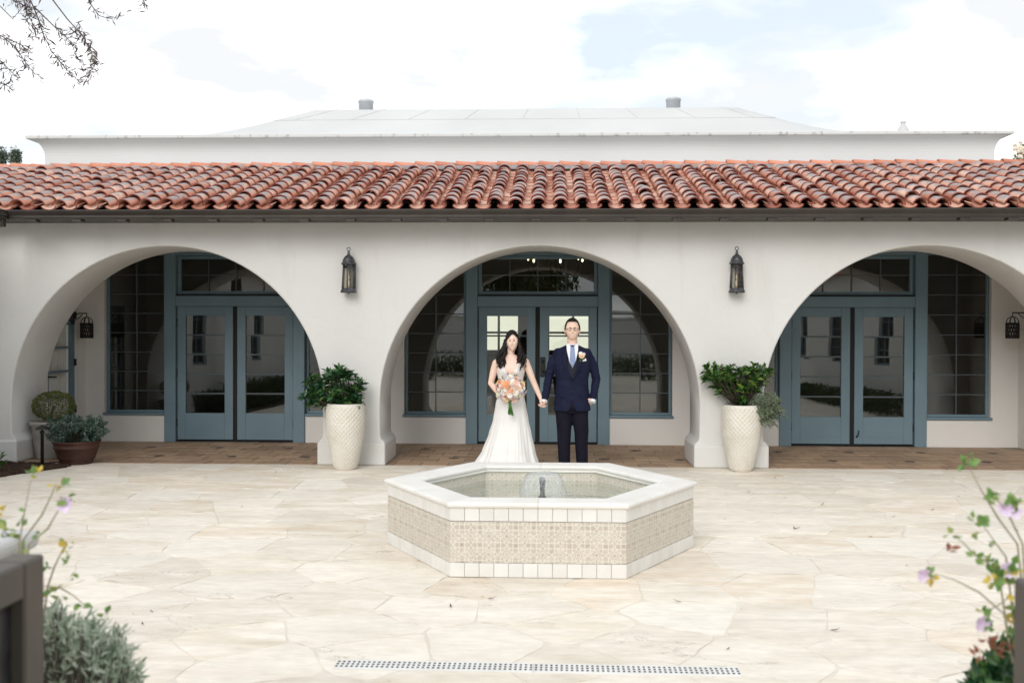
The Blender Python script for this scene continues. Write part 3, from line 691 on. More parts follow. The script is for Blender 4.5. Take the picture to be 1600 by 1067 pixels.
# ------------------------------------------------------------------ courtyard wings (out of frame, mirrored in the glass), beds
def wing(name, X, sgn, wins, label):
    """sgn: direction from wall towards the courtyard"""
    t = empty(name, (X, 6, 0)); tag(t, label, 'building')
    q = MB(); xo = X - sgn * 4
    ys = [12.05 if sgn > 0 else 12.05]; zw0, zw1 = .92, 2.45
    cuts = sorted(wins)
    y = -3.0; f0, f1 = sorted((X, X - sgn * .25))
    for a, c in cuts:
        q.box(f0, f1, y, a, 0, 3.1); q.box(f0, f1, a, c, 0, zw0); q.box(f0, f1, a, c, zw1, 3.1); y = c
    q.box(f0, f1, y, 12.05, 0, 3.1)
    q.box(*sorted((X - sgn * .25, xo)), -3.0, -2.8, 0, 3.1)
    me = q.mesh('wall'); me.transform(Matrix.Translation((-X, -6, 0))); mesh_obj('wall', me, M_stucco, t)
    q = MB(); q.ring_loft([[(X + sgn * .18, -3.4, 3.0), (X + sgn * .18, 10.9, 3.0), (X - sgn * 2, 10.9, 3.8), (X - sgn * 2, -3.4, 3.8)], [(X + sgn * .18, -3.4, 3.06), (X + sgn * .18, 10.9, 3.06), (X - sgn * 2, 10.9, 3.86), (X - sgn * 2, -3.4, 3.86)]])
    me = q.mesh('roof'); me.transform(Matrix.Translation((-X, -6, 0))); mesh_obj('roof', me, M_ridge, t)
    for a, c in cuts:
        q = MB(); x0, x1 = sorted((X - sgn * .06, X - sgn * .12)); w_ = .05
        q.box(x0, x1, a, a + w_, zw0, zw1); q.box(x0, x1, c - w_, c, zw0, zw1); q.box(x0, x1, a, c, zw0, zw0 + w_); q.box(x0, x1, a, c, zw1 - w_, zw1)
        q.box(x0, x1, (a + c) / 2 - .012, (a + c) / 2 + .012, zw0, zw1)
        for k in range(1, 5): z = zw0 + (zw1 - zw0) * k / 5; q.box(x0 + .01, x1 - .01, a, c, z - .012, z + .012)
        me = q.mesh('window'); me.transform(Matrix.Translation((-X, -6, 0))); wo = mesh_obj('window', me, M_blue, t)
        q = MB(); xm = X - sgn * .10; q.box(xm - .003, xm + .003, a, c, zw0, zw1); me = q.mesh('pane'); me.transform(Matrix.Translation((-X, -6, 0))); mesh_obj('pane', me, M_black, wo)
    return t
wing('left_wing', -7.15, 1, [(8.66, 9.44), (4.66, 5.42), (.8, 1.6)], 'white stucco left wing with tall blue windows mirrored in the left doors')
wing('right_wing', 6.98, -1, [(7.3, 8.24), (3.6, 5.5), (.6, 1.4)], 'white stucco right wing with tall blue windows mirrored in the right doors')

# ---- leaves
def leaf_mesh(name, ln, wd, fold=.25, curl=.12, m=None):
    V = [(0, 0, 0), (wd * .38, ln * .3, ln * fold * .25), (wd * .5, ln * .55, ln * fold * .25), (0, ln, -ln * curl), (-wd * .5, ln * .55, ln * fold * .25), (-wd * .38, ln * .3, ln * fold * .25), (0, ln * .3, 0), (0, ln * .6, -ln * curl * .2)]
    Fc = [(0, 1, 6), (1, 2, 7, 6), (2, 3, 7), (0, 6, 5), (5, 6, 7, 4), (4, 7, 3)]
    me = bpy.data.meshes.new(name); me.from_pydata(V, [], Fc); me.polygons.foreach_set('use_smooth', [True] * len(Fc))
    if m: me.materials.append(m)
    return me
def leaf_M(p, d, roll, sc):
    q = Vector(d).normalized().to_track_quat('Y', 'Z') @ Quaternion((0, 1, 0), roll)
    return Matrix.Translation(p) @ q.to_matrix().to_4x4() @ Matrix.Scale(sc, 4)
def joined_leaves(name, Ms, src, m, tints=None, rnd=random):
    gv = [v.co.copy() for v in src.vertices]; gf = [list(p.vertices) for p in src.polygons]
    V, Fc, T = [], [], []
    for i, Mx in enumerate(Ms):
        o0 = len(V); V += [Mx @ v for v in gv]; Fc += [[o0 + k for k in f] for f in gf]; T += [tints[i] if tints else rnd.random()] * len(gv)
    me = bpy.data.meshes.new(name); me.from_pydata(V, [], Fc); me.polygons.foreach_set('use_smooth', [True] * len(Fc))
    a = me.attributes.new('tint', 'FLOAT', 'POINT'); a.data.foreach_set('value', T); me.materials.append(m)
    return me
def rdir(r):
    while True:
        v = Vector((r.uniform(-1, 1), r.uniform(-1, 1), r.uniform(-1, 1)))
        if .05 < v.length < 1: return v.normalized()
C_gl = ((.018, .06, .014), (.045, .13, .025), (.20, .30, .05))
M_leafG = leafmat('glossy_leaf', *C_gl, rough=.3, transl=.15); M_leafGa = leafmat('glossy_leaf_field', *C_gl, attr=True, rough=.3, transl=.15)
C_dk = ((.012, .05, .02), (.03, .10, .035), (.10, .20, .05))
M_leafD = leafmat('dark_leaf', *C_dk, rough=.28, transl=.12); M_leafDa = leafmat('dark_leaf_field', *C_dk, attr=True, rough=.28, transl=.12)
M_rosem = leafmat('rosemary_leaf', (.16, .22, .13), (.33, .40, .26), attr=True, rough=.7)
M_box = leafmat('boxwood_leaf', (.04, .065, .012), (.12, .15, .03), (.24, .22, .05), attr=True)
M_grey = leafmat('greygreen_leaf', (.03, .075, .05), (.10, .17, .13), (.22, .29, .25), attr=True, rough=.5)
M_hedge = leafmat('hedge_leaf', (.02, .045, .012), (.06, .10, .025), attr=True)
M_bark = mat('bark', (.11, .085, .065), .9, (.06, .045, .035), 10, 6, .6, 40)
M_twig = mat('twig', (.07, .06, .04), .8, (.05, .045, .03), 20, 4)

# ------------------------------------------------------------------ tall woven planters
M_pot = mat('glazed_pot', (.74, .71, .64), .45, (.66, .62, .54), 5, 6, .08, 60)
def woven_pot():
    prof = [(.125, 0), (.135, .012), (.165, .14), (.195, .28), (.22, .42), (.233, .54), (.234, .64), (.228, .72), (.224, .775)]
    def rad(z):
        for (r0, z0), (r1, z1) in zip(prof, prof[1:]):
            if z0 <= z <= z1: return r0 + (r1 - r0) * (z - z0) / (z1 - z0)
        return prof[-1][0]
    n, mz = 312, 150; rings = []
    for j in range(mz + 1):
        z = .775 * j / mz; r0 = rad(z); ring = []
        s = z * 1.0
        for i in range(n):
            th = 2 * math.pi * i / n
            u = th * 26 / math.pi; v = z / .775 * 27
            d = 0
            if .03 < z < .755:
                a = abs(math.sin(math.pi * (u + v) / 2 )); c = abs(math.sin(math.pi * (u - v) / 2))
                d = .0085 * min(a, c) ** .7
            rr = r0 - .006 + d
            ring.append((rr * math.cos(th), rr * math.sin(th), z))
        rings.append(ring)
    for r0, z in ((.212, .785), (.198, .78), (.196, .70)):
        rings.append([(r0 * math.cos(2 * math.pi * i / n), r0 * math.sin(2 * math.pi * i / n), z) for i in range(n)])
    q = MB(); q.ring_loft(rings); me = q.mesh('pot'); me.materials.append(M_pot); return me
pot_me = woven_pot()
leafL = leaf_mesh('leaf', .105, .042); leafS = leaf_mesh('leaf_small', .035, .013); leafN = leaf_mesh('needle', .04, .006, .1, .05)
def bush(parent, tips, r, leafme_single, m_joined, stem_from, nsingle, per=(7, 10), size=(.75, 1.15), down=.0):
    """tips: leaf rosettes; leaves are objects up to nsingle (nearest the courtyard), the rest joined"""
    Ms = []
    sq = MB()
    for p in tips:
        p = Vector(p); d0 = (p - Vector(stem_from)); 
        mid = Vector(stem_from).lerp(p, .5) + Vector((r.gauss(0, .02), r.gauss(0, .02), -.02))
        sq.tube([stem_from, mid, p], [.006, .004, .0025], 5)
        ax = (d0.normalized() + Vector((0, 0, .5))).normalized()
        k = r.randint(*per); ph = r.random() * 6.28
        u = ax.orthogonal().normalized(); v = ax.cross(u)
        for i in range(k):
            a = ph + 2.4 * i; el = r.uniform(.1, .95)
            d = (u * math.cos(a) + v * math.sin(a)) * math.cos(el) + ax * math.sin(el) + Vector((0, 0, -down))
            Ms.append(leaf_M(p - ax * .05 * (i / k), d, r.gauss(0, .5), r.uniform(*size)))
    sq.build('stems', M_twig, parent)
    Ms.sort(key=lambda M_: M_.translation.y)
    for M_ in Ms[:nsingle]: mesh_obj('leaf', leafme_single, None, parent, M=M_)
    if len(Ms) > nsingle:
        me = joined_leaves('foliage', Ms[nsingle:], leafL, m_joined, rnd=r); tag(mesh_obj('foliage', me, None, parent), kind='stuff')
def planter(px, py, label):
    g = G(px, py); t = empty('planter', (g.x, g.y + .125, 0)); tag(t, label, 'planter', 'tall woven planters beside the arcade piers')
    mesh_obj('pot', pot_me, None, t)
    q = MB(); q.lathe([(.19, .70), (.19, .735), (.1, .75)], 24); q.build('soil', M_soil, t); return t
r = random.Random(21)
lg = leaf_mesh('leaf', .105, .042, m=M_leafD)
t = planter(536.5, 735, 'tall white woven planter holding a rounded dark glossy shrub')
Yp = t.location.y
def tips_from(pxs, Yp, t, r, n, ybias=.2):
    out_ = []
    (cx_, cy_, rx, ry) = pxs
    while len(out_) < n:
        u, v = r.uniform(-1, 1), r.uniform(-1, 1)
        if u * u + v * v > 1: continue
        p = P(cx_ + rx * u, cy_ + ry * v, Yp); dy = math.sqrt(max(0, 1 - u * u - v * v)) * ybias * 1.1
        out_.append((p.x - t.location.x, r.uniform(-dy, dy), p.z))
    return out_
tp = tips_from((522, 604, 44, 24), Yp, t, r, 62) + tips_from((490, 617, 16, 13), Yp, t, r, 18) + tips_from((558, 620, 9, 12), Yp, t, r, 8) + tips_from((520, 627, 34, 7), Yp, t, r, 26) + tips_from((530, 583, 25, 8), Yp, t, r, 12)
bush(t, tp, r, lg, M_leafDa, (0, 0, .73), 290)
lg2 = leaf_mesh('leaf', .105, .04, m=M_leafG)
t = planter(1161, 737.5, 'tall white woven planter with bright green shrub and trailing rosemary'); Yp = t.location.y
tp = tips_from((1150, 592, 52, 20), Yp, t, r, 66) + tips_from((1122, 587, 26, 18), Yp, t, r, 22) + tips_from((1186, 580, 18, 16), Yp, t, r, 18) + tips_from((1157, 624, 9, 13), Yp, t, r, 9) + tips_from((1150, 610, 34, 8), Yp, t, r, 18)
bush(t, tp, r, lg2, M_leafGa, (0, 0, .73), 290, size=(.65, 1.05))
# rosemary spilling over the right rim
Ms, sq = [], MB()
for k in range(230):
    a = P(1168 + r.uniform(-4, 12), 634, Yp) - t.location; a = Vector((a.x, r.uniform(-.16, .1), .74))
    u, v = 2, 2
    while u * u + v * v > 1: u, v = r.uniform(-1, 1), r.uniform(-1, 1)
    e = P(1199 + 25 * u, 640 + 28 * v, Yp) - t.location; e.y = r.uniform(-.22, .12)
    mid = a.lerp(e, .5) + Vector((0, 0, .05)); pts = [a * (1 - s) ** 2 + mid * 2 * s * (1 - s) + e * s * s for s in (0, .25, .5, .75, 1)]
    sq.tube(pts, [.002] * 5, 4)
    for i in range(26):
        s = r.uniform(.25, 1.0); p = a * (1 - s) ** 2 + mid * 2 * s * (1 - s) + e * s * s
        d = (e - a).normalized() * .8 + rdir(r); Ms.append(leaf_M(p, d, r.random() * 6, r.uniform(.7, 1.2)))
ro = mesh_obj('rosemary', joined_leaves('rosemary', Ms, leafN, M_rosem, rnd=r), None, t); tag(ro, 'grey-green trailing rosemary', kind='stuff')
sq.build('rosemary_stems', M_twig, t)

# ------------------------------------------------------------------ terracotta bowl, topiary urn, path light, mulch bed at the left
M_terra = mat('terracotta', (.085, .034, .024), .6, (.055, .024, .018), 6, 6, .2, 40)
g = G(108, 727); t = empty('shrub_bowl', (g.x, g.y + .19, 0)); tag(t, 'wide brown terracotta bowl with loose grey-green shrub by left arch', 'planter')
q = MB(); q.lathe([(.185, 0), (.19, .015), (.205, .06), (.215, .065), (.218, .075), (.222, .085), (.255, .19), (.265, .195), (.268, .21), (.262, .22), (.27, .26), (.285, .268), (.285, .285), (.262, .285), (.25, .24)], 40); q.build('bowl', M_terra, t)
q = MB(); q.lathe([(.252, .235), (.252, .25), (.1, .262)], 24); q.build('soil', M_soil, t)
Ms = []; sq = MB(); Yp = t.location.y
for k in range(150):
    u, v = 2, 2
    while u * u + v * v > 1: u, v = r.uniform(-1, 1), r.uniform(-1, 1)
    p = P(120 + 48 * u, 668 + 22 * v, Yp) - t.location; p.y = r.uniform(-.3, .25) * math.sqrt(max(.05, 1 - u * u))
    if p.z < .27: p.z = .27 + r.random() * .05
    a = Vector((r.uniform(-.15, .15), r.uniform(-.15, .15), .25)); sq.tube([a, a.lerp(p, .5) + Vector((0, 0, .02)), p], [.004, .003, .002], 4)
    ax = ((p - a).normalized() + Vector((0, 0, .3))).normalized()
    for i in range(26):
        d = (rdir(r) + ax * .7); Ms.append(leaf_M(p - ax * r.uniform(0, .11) + rdir(r) * .012, d, r.random() * 6, r.uniform(.8, 1.35)))
tag(mesh_obj('foliage', joined_leaves('foliage', Ms, leafS, M_grey, rnd=r), None, t), kind='stuff'); sq.build('stems', M_twig, t)
# urn with clipped ball
M_urn = mat('urn_stone', (.36, .34, .31), .85, (.26, .245, .22), 7, 6, .3, 40)
Yp = 12.52; c_ = P(84, 634, Yp); t = empty('topiary_urn', (c_.x - .06, Yp, 0)); tag(t, 'clipped round topiary ball in a pale stone urn behind the terracotta bowl', 'planter')
q = MB(); q.lathe([(.15, 0), (.16, .02), (.17, .1), (.20, .3), (.215, .42), (.24, .44), (.245, .475), (.225, .485), (.205, .46)], 32); q.build('urn', M_urn, t)
q = MB(); q.lathe([(.20, .44), (.20, .46), (.1, .47)], 24); q.build('soil', M_soil, t)
Ms = []; cc = Vector((c_.x - t.location.x, 0, c_.z))
for k in range(3800):
    d = rdir(r); rr = 1 + .05 * noise.noise(d * 3) + r.gauss(0, .02)
    if r.random() < .25: rr *= r.uniform(.75, 1)
    p = cc + Vector((d.x * .245, d.y * .24, d.z * .175)) * rr; Ms.append(leaf_M(p, d + rdir(r) * .9, r.random() * 6, r.uniform(.55, .85)))
tag(mesh_obj('foliage', joined_leaves('foliage', Ms, leafS, M_box, rnd=r), None, t), kind='stuff')
q = MB(); q.tube([(0, 0, .46), cc], [.02, .015], 8); q.build('stem', M_twig, t)
# path lights
def path_light(loc, h, label, group):
    t = empty('path_light', loc); tag(t, label, 'path light', group)
    q = MB(); q.lathe([(.05, 0), (.05, .015), (.03, .03), (.02, .035)], 16); q.build('base', M_iron, t)
    q = MB(); q.lathe([(.019, .03), (.019, h - .09), (.026, h - .085), (.026, h - .06), (.012, h - .055), (.012, h - .02)], 12); q.build('post', M_iron, t)
    q = MB(); q.lathe([(.082, h - .038), (.082, h - .030), (.035, h - .002), (.022, h), (.02, h + .012), (.004, h + .015)], 20); q.build('shade', M_iron, t)
    return t
g = G(66, 729); path_light((g.x, g.y, -.01), .50, 'black pagoda path light standing in mulch before the stone urn', None)
M_mulch = mat('mulch_chip', (.085, .045, .027), .95, (.03, .018, .012), 60, 3, coord='World')
bed = MB(); bp_ = [(-7.15, -2.9), (-6.28, -2.9), (-6.28, 10.4), (-6.18, 10.85), (-5.98, 11.35), (-5.82, 11.7), (-5.80, 11.80), (-6.0, 12.0), (-6.6, 12.07), (-7.15, 12.07)]
bed.prism(bp_, -.05, .006); bed = tag(bed.build('planting_bed', M_soil), kind='structure')
chip = bpy.data.meshes.new('chip'); chip.from_pydata([(-.02, -.006, 0), (.02, -.005, .002), (.018, .006, 0), (-.019, .006, .004), (0, 0, .01)], [], [(0, 1, 4), (1, 2, 4), (2, 3, 4), (3, 0, 4)])
Ms = []
def inside(x, y, poly):
    c_ = False
    for i in range(len(poly)):
        (x0, y0), (x1, y1) = poly[i], poly[i - 1]
        if (y0 > y) != (y1 > y) and x < (x1 - x0) * (y - y0) / (y1 - y0) + x0: c_ = not c_
    return c_
while len(Ms) < 5200:
    x, y = r.uniform(-7.1, -5.8), r.uniform(9.2, 12.06)
    if inside(x, y, bp_): Ms.append(Matrix.Translation((x, y, .006 + r.random() * .012)) @ Matrix.Rotation(r.random() * 6.28, 4, 'Z') @ Matrix.Rotation(r.gauss(0, .4), 4, 'X') @ Matrix.Scale(r.uniform(.6, 1.4), 4))
o = mesh_obj('mulch', joined_leaves('mulch', Ms, chip, M_mulch, rnd=r), None, None); tag(o, 'brown bark mulch covering the planting bed by left arch', 'mulch', kind='stuff')
# irrigation tube and a low leafy plant in the bed
q = MB(); q.tube([G(4, 727) + Vector((-.2, 0, .0)), G(8, 722) + Vector((0, 0, .03)), G(18, 727) + Vector((0, 0, .04)), G(25, 730) + Vector((0, 0, .01)), G(55, 728) + Vector((0, 0, .02)), G(75, 726) + Vector((0, 0, .02)), G(88, 723) + Vector((0, 0, .01))], .008, 6)
tag(q.build('irrigation_tube', M_iron), 'thin black irrigation tube snaking over the mulch', 'tube')
C_lt = ((.05, .13, .03), (.11, .22, .06), (.25, .33, .12))
M_leafB = leafmat('light_leaf', *C_lt); M_leafBa = leafmat('light_leaf_field', *C_lt, attr=True)
g = G(-6, 738); t = empty('bedding_plant', (g.x, g.y, 0)); tag(t, 'small pale green leafy plant at the edge of the mulch', 'plant')
lb = leaf_mesh('leaf', .09, .04, m=M_leafB)
q = MB()
for k in range(26):
    a = r.random() * 6.28; el = r.uniform(.2, 1.3); h = r.uniform(.02, .24); p = Vector((math.cos(a) * .05, math.sin(a) * .05, h)); q.tube([(0, 0, 0), p], [.004, .003], 5)
    mesh_obj('leaf', lb, None, t, M=leaf_M(p, (math.cos(a) * math.cos(el), math.sin(a) * math.cos(el), math.sin(el)), r.gauss(0, .4), r.uniform(.6, 1.1)))
q.build('stems', M_twig, t)

# hedges along the wings and at the street side (mirrored in the glass)
def hedge(x0, x1, y0, y1, h, n, label):
    t = empty('hedge', ((x0 + x1) / 2, (y0 + y1) / 2, 0)); tag(t, label, 'hedge'); Ms = []
    for k in range(n):
        p = Vector((r.uniform(x0, x1), r.uniform(y0, y1), h * r.uniform(.05, 1) * (.8 + .4 * noise.noise(Vector((x0 + k * .001, 0, 0)))))); 
        Ms.append(Matrix.Translation(-t.location) @ leaf_M(p, rdir(r) + Vector((0, 0, .3)), r.random() * 6, r.uniform(2.2, 3.6)))
    tag(mesh_obj('foliage', joined_leaves('foliage', Ms, leafS, M_hedge, rnd=r), None, t), kind='stuff')
    q = MB()
    nx = max(2, int((x1 - x0 + y1 - y0) / .6))
    for k in range(nx): q.tube([(((x0 - x1) / 2 + (x1 - x0) * (k + .5) / nx), ((y0 - y1) / 2 + (y1 - y0) * (k + .5) / nx), -.01), (((x0 - x1) / 2 + (x1 - x0) * (k + .5) / nx) + .03, ((y0 - y1) / 2 + (y1 - y0) * (k + .5) / nx), h * .8)], [.02, .008], 6)
    tag(q.build('stems', M_bark, t), kind='stuff')
hedge(-7.0, -6.5, 2.0, 8.2, .55, 4200, 'low clipped hedge along the left wing mirrored in the glass')
hedge(6.35, 6.85, 2.0, 9.5, .5, 4200, 'low clipped hedge along the right wing mirrored in the glass')
hedge(-4.8, -1.9, -4.6, -3.8, .95, 4000, 'loose hedge left of the entrance gate mirrored in the glass')
hedge(1.7, 4.8, -4.6, -3.8, .95, 4000, 'loose hedge right of the entrance gate mirrored in the glass')
path_light((-6.35, 6.6, 0), .55, 'black path light beside the left hedge mirrored in the glass', None)
# street side: white garden wall and dark trees
q = MB(); q.box(-16, 16, -15.3, -15, -.06, 2.2); q.box(-16, 16, -15.36, -14.94, 2.2, 2.3, bev=.02)
tag(q.build('garden_wall', M_stucco), 'white garden wall across the street mirrored in the middle windows', 'wall')
def leafy_tree(x, y, h, cr, label, n=6500, m=M_hedge, name='tree', sc=(6, 11), group=None):
    t = empty(name, (x, y, -.06)); tag(t, label, 'tree', group)
    q = MB(); q.tube([(0, 0, 0), (.1, 0, h * .35), (0, .1, h * .7)], [.22, .16, .06], 8)
    for k in range(7):
        a = r.random() * 6.28; q.tube([(.05, 0, h * r.uniform(.35, .6)), (math.cos(a) * cr * .7, math.sin(a) * cr * .7, h * r.uniform(.65, .9))], [.07, .02], 6)
    q.build('trunk', M_bark, t); Ms = []
    blobs = [(Vector((r.gauss(0, cr * .45), r.gauss(0, cr * .45), h * r.uniform(.55, .95))), cr * r.uniform(.3, .5)) for k in range(14)]
    for k in range(n):
        c_, rr = r.choice(blobs); Ms.append(leaf_M(c_ + rdir(r) * rr * r.random() ** .4, rdir(r), 0, r.uniform(*sc)))
    tag(mesh_obj('crown', joined_leaves('crown', Ms, leafS, m, rnd=r), None, t), kind='stuff')
for x, y, h, cr, lb_ in ((-9, -19, 7.5, 3.0, 'broad dark tree over the left end of the garden wall, mirrored'), (-1.5, -21, 6.5, 2.6, 'dark tree behind the middle of the garden wall, mirrored'), (6.5, -18.5, 8, 3.2, 'broad dark tree over the right end of the garden wall, mirrored')):
    leafy_tree(x, y, h, cr, lb_)

# ------------------------------------------------------------------ lanterns
M_lglass = glassmat('lantern_glass', .04, (.9, .88, .82))
M_candle = mat('candle_sleeve', (.72, .62, .48), .6, (.6, .5, .38), 10, 3)
def wall_lantern(px, label):
    p = P(px, 458, 12.1); zb = p.z; zt = P(px, 388, 12.02).z
    t = empty('wall_lantern', (p.x, YF, zb)); tag(t, label, 'lantern', 'iron lanterns on the arcade piers')
    H = zt - zb; cy = -.105; s8 = lambda rr, z, n=6: [(rr * math.cos(2 * math.pi * i / n + math.pi / n), cy + rr * math.sin(2 * math.pi * i / n + math.pi / n), z) for i in range(n)]
    q = MB(); q.ring_loft([s8(.10, 0), s8(.105, .01), s8(.088, .045), s8(.085, .055)], smooth=False); q.sphere((0, cy, -.004), .012); q.build('base', M_lantern, t)
    q = MB()
    for i in range(6):
        a = 2 * math.pi * i / 6 + math.pi / 6
        q.tube([(.082 * math.cos(a), cy + .082 * math.sin(a), .05), (.066 * math.cos(a), cy + .066 * math.sin(a), .345)], .0075, 6)
    tag(q.build('bars', M_lantern, t))
    for i in range(6):
        a0, a1 = 2 * math.pi * i / 6 + math.pi / 6, 2 * math.pi * (i + 1) / 6 + math.pi / 6
        q = MB(); v = [q.bm.verts.new(c_) for c_ in ((.079 * math.cos(a0), cy + .079 * math.sin(a0), .055), (.079 * math.cos(a1), cy + .079 * math.sin(a1), .055), (.063 * math.cos(a1), cy + .063 * math.sin(a1), .345), (.063 * math.cos(a0), cy + .063 * math.sin(a0), .345))]; q.bm.faces.new(v); q.build('pane', M_lglass, t)
    q = MB(); q.ring_loft([s8(.088, .34, 12), s8(.092, .352, 12), s8(.078, .362, 12), s8(.07, .40, 12), s8(.05, .435, 12), s8(.022, .455, 12), s8(.016, .47, 12), s8(.012, .50, 12), s8(.006, .51, 12)]); q.build('dome', M_lantern, t)
    q = MB(); q.tube([(.02 * math.cos(a), cy, .527 + .02 * math.sin(a)) for a in [2 * math.pi * k / 16 for k in range(17)]], .0045, 6, caps=False); q.build('ring', M_lantern, t)
    q = MB(); q.box(.035, .068, -.05, -.001, .04, .37, bev=.004); q.box(-.05, .05, cy + .02, 0, .30, .33); q.build('wall_bracket', M_lantern, t)
    q = MB(); q.lathe([(.016, .05), (.016, .15)], 10, (0, cy, 0)); q.lathe([(.004, .15), (.013, .17), (.011, .2), (.002, .225)], 10, (0, cy, 0)); q.build('candle', M_candle, t)
    return t
wall_lantern(547.5, 'weathered iron domed lantern on the pier above the dark shrub planter')
wall_lantern(1148.5, 'weathered iron domed lantern on the pier above the rosemary planter')
def cage_sconce(Xw, sgn, px, py, label):
    Yq = 14.08; c_ = P(px, py, Yq); t = empty('porch_sconce', (Xw, Yq, c_.z)); tag(t, label, 'lantern', 'black pierced sconces on the porch end walls')
    cx_ = c_.x - Xw
    q = MB(); q.box(*sorted((0, sgn * .02)), -.04, .04, .06, .25, bev=.006); q.build('wall_plate', M_iron, t)
    q = MB(); q.tube([(sgn * .02, 0, .2), (sgn * .10, 0, .225), (cx_, 0, .225), (cx_, 0, .165)], .009, 8); q.tube([(sgn * .02, 0, .12), (cx_ * .5, 0, .16), (cx_ * .72, 0, .215)], .006, 6); q.build('arm', M_iron, t)
    # pierced drum: a lattice of bars between two rings
    q = MB(); n = 16; rd = .083; z0, z1 = -.12, .075
    for k in range(n):
        for s in (-1, 1):
            pts = []
            for j in range(5):
                a = 2 * math.pi * (k + s * j * .45) / n; pts.append((cx_ + rd * math.cos(a), rd * math.sin(a), z0 + (z1 - z0) * j / 4))
            q.tube(pts, .0085, 4)
    tag(q.build('pierced_drum', M_iron, t), kind='stuff')
    q = MB()
    for z in (z0, z1): q.lathe([(rd + .006, z - .012), (rd + .006, z + .012), (rd - .008, z + .012), (rd - .008, z - .012), (rd + .006, z - .012)], 24, (cx_, 0, 0), cap0=False, cap1=False)
    q.build('drum_rings', M_iron, t)
    q = MB()
    for k in range(8):
        a = 2 * math.pi * k / 8; q.tube([(cx_ + rd * math.cos(a) * f_, rd * math.sin(a) * f_, z_) for f_, z_ in ((1, z1), (.97, z1 + .035), (.75, z1 + .07), (.35, z1 + .09), (.05, z1 + .095))], .006, 5)
    q.build('crown_bars', M_iron, t)
    q = MB(); q.lathe([(.03, -.11), (.03, .0), (.02, .02)], 12, (cx_, 0, 0)); q.build('candle', M_candle, t)
cage_sconce(XL, 1, 135.5, 514, 'black pierced iron sconce on the porch end wall beside the side door')
cage_sconce(XR, -1, 1582, 514, 'black pierced iron sconce on the plain right end wall of the porch')

# chandelier inside the middle bay
cz = P(868, 425, 16.6); t = empty('chandelier', (cz.x, 16.6, 3.1)); tag(t, 'black scrolled iron chandelier with lit bulbs seen through the middle transom', 'chandelier')
q = MB(); q.lathe([(.012, -.02), (.012, -.45), (.03, -.5), (.02, -.6), (.035, -.68), (.004, -.76)], 10); q.lathe([(.06, -.03), (.05, 0)], 12); q.build('stem', M_iron, t)
for k in range(6):
    a = 2 * math.pi * k / 6 + .35; rr = .48; q = MB()
    pts = [(.02, -.66), (.15, -.72), (.32, -.66), (.42, -.52), (rr, -.42), (rr, -.36)]
    q.tube([(x * math.cos(a), x * math.sin(a), z) for x, z in pts], .011, 6)
    q.tube([((.30 + .07 * math.cos(b_)) * math.cos(a), (.30 + .07 * math.cos(b_)) * math.sin(a), -.56 + .07 * math.sin(b_)) for b_ in [5 * k2 / 9 for k2 in range(10)]], .007, 5)
    q.lathe([(.03, -.36), (.035, -.35), (.012, -.35), (.012, -.29)], 8, (rr * math.cos(a), rr * math.sin(a), 0)); arm = q.build('arm', M_iron, t)
    q = MB(); q.lathe([(.006, -.29), (.017, -.265), (.013, -.235), (.002, -.20)], 8, (rr * math.cos(a), rr * math.sin(a), 0)); q.build('bulb', M_bulb, arm)

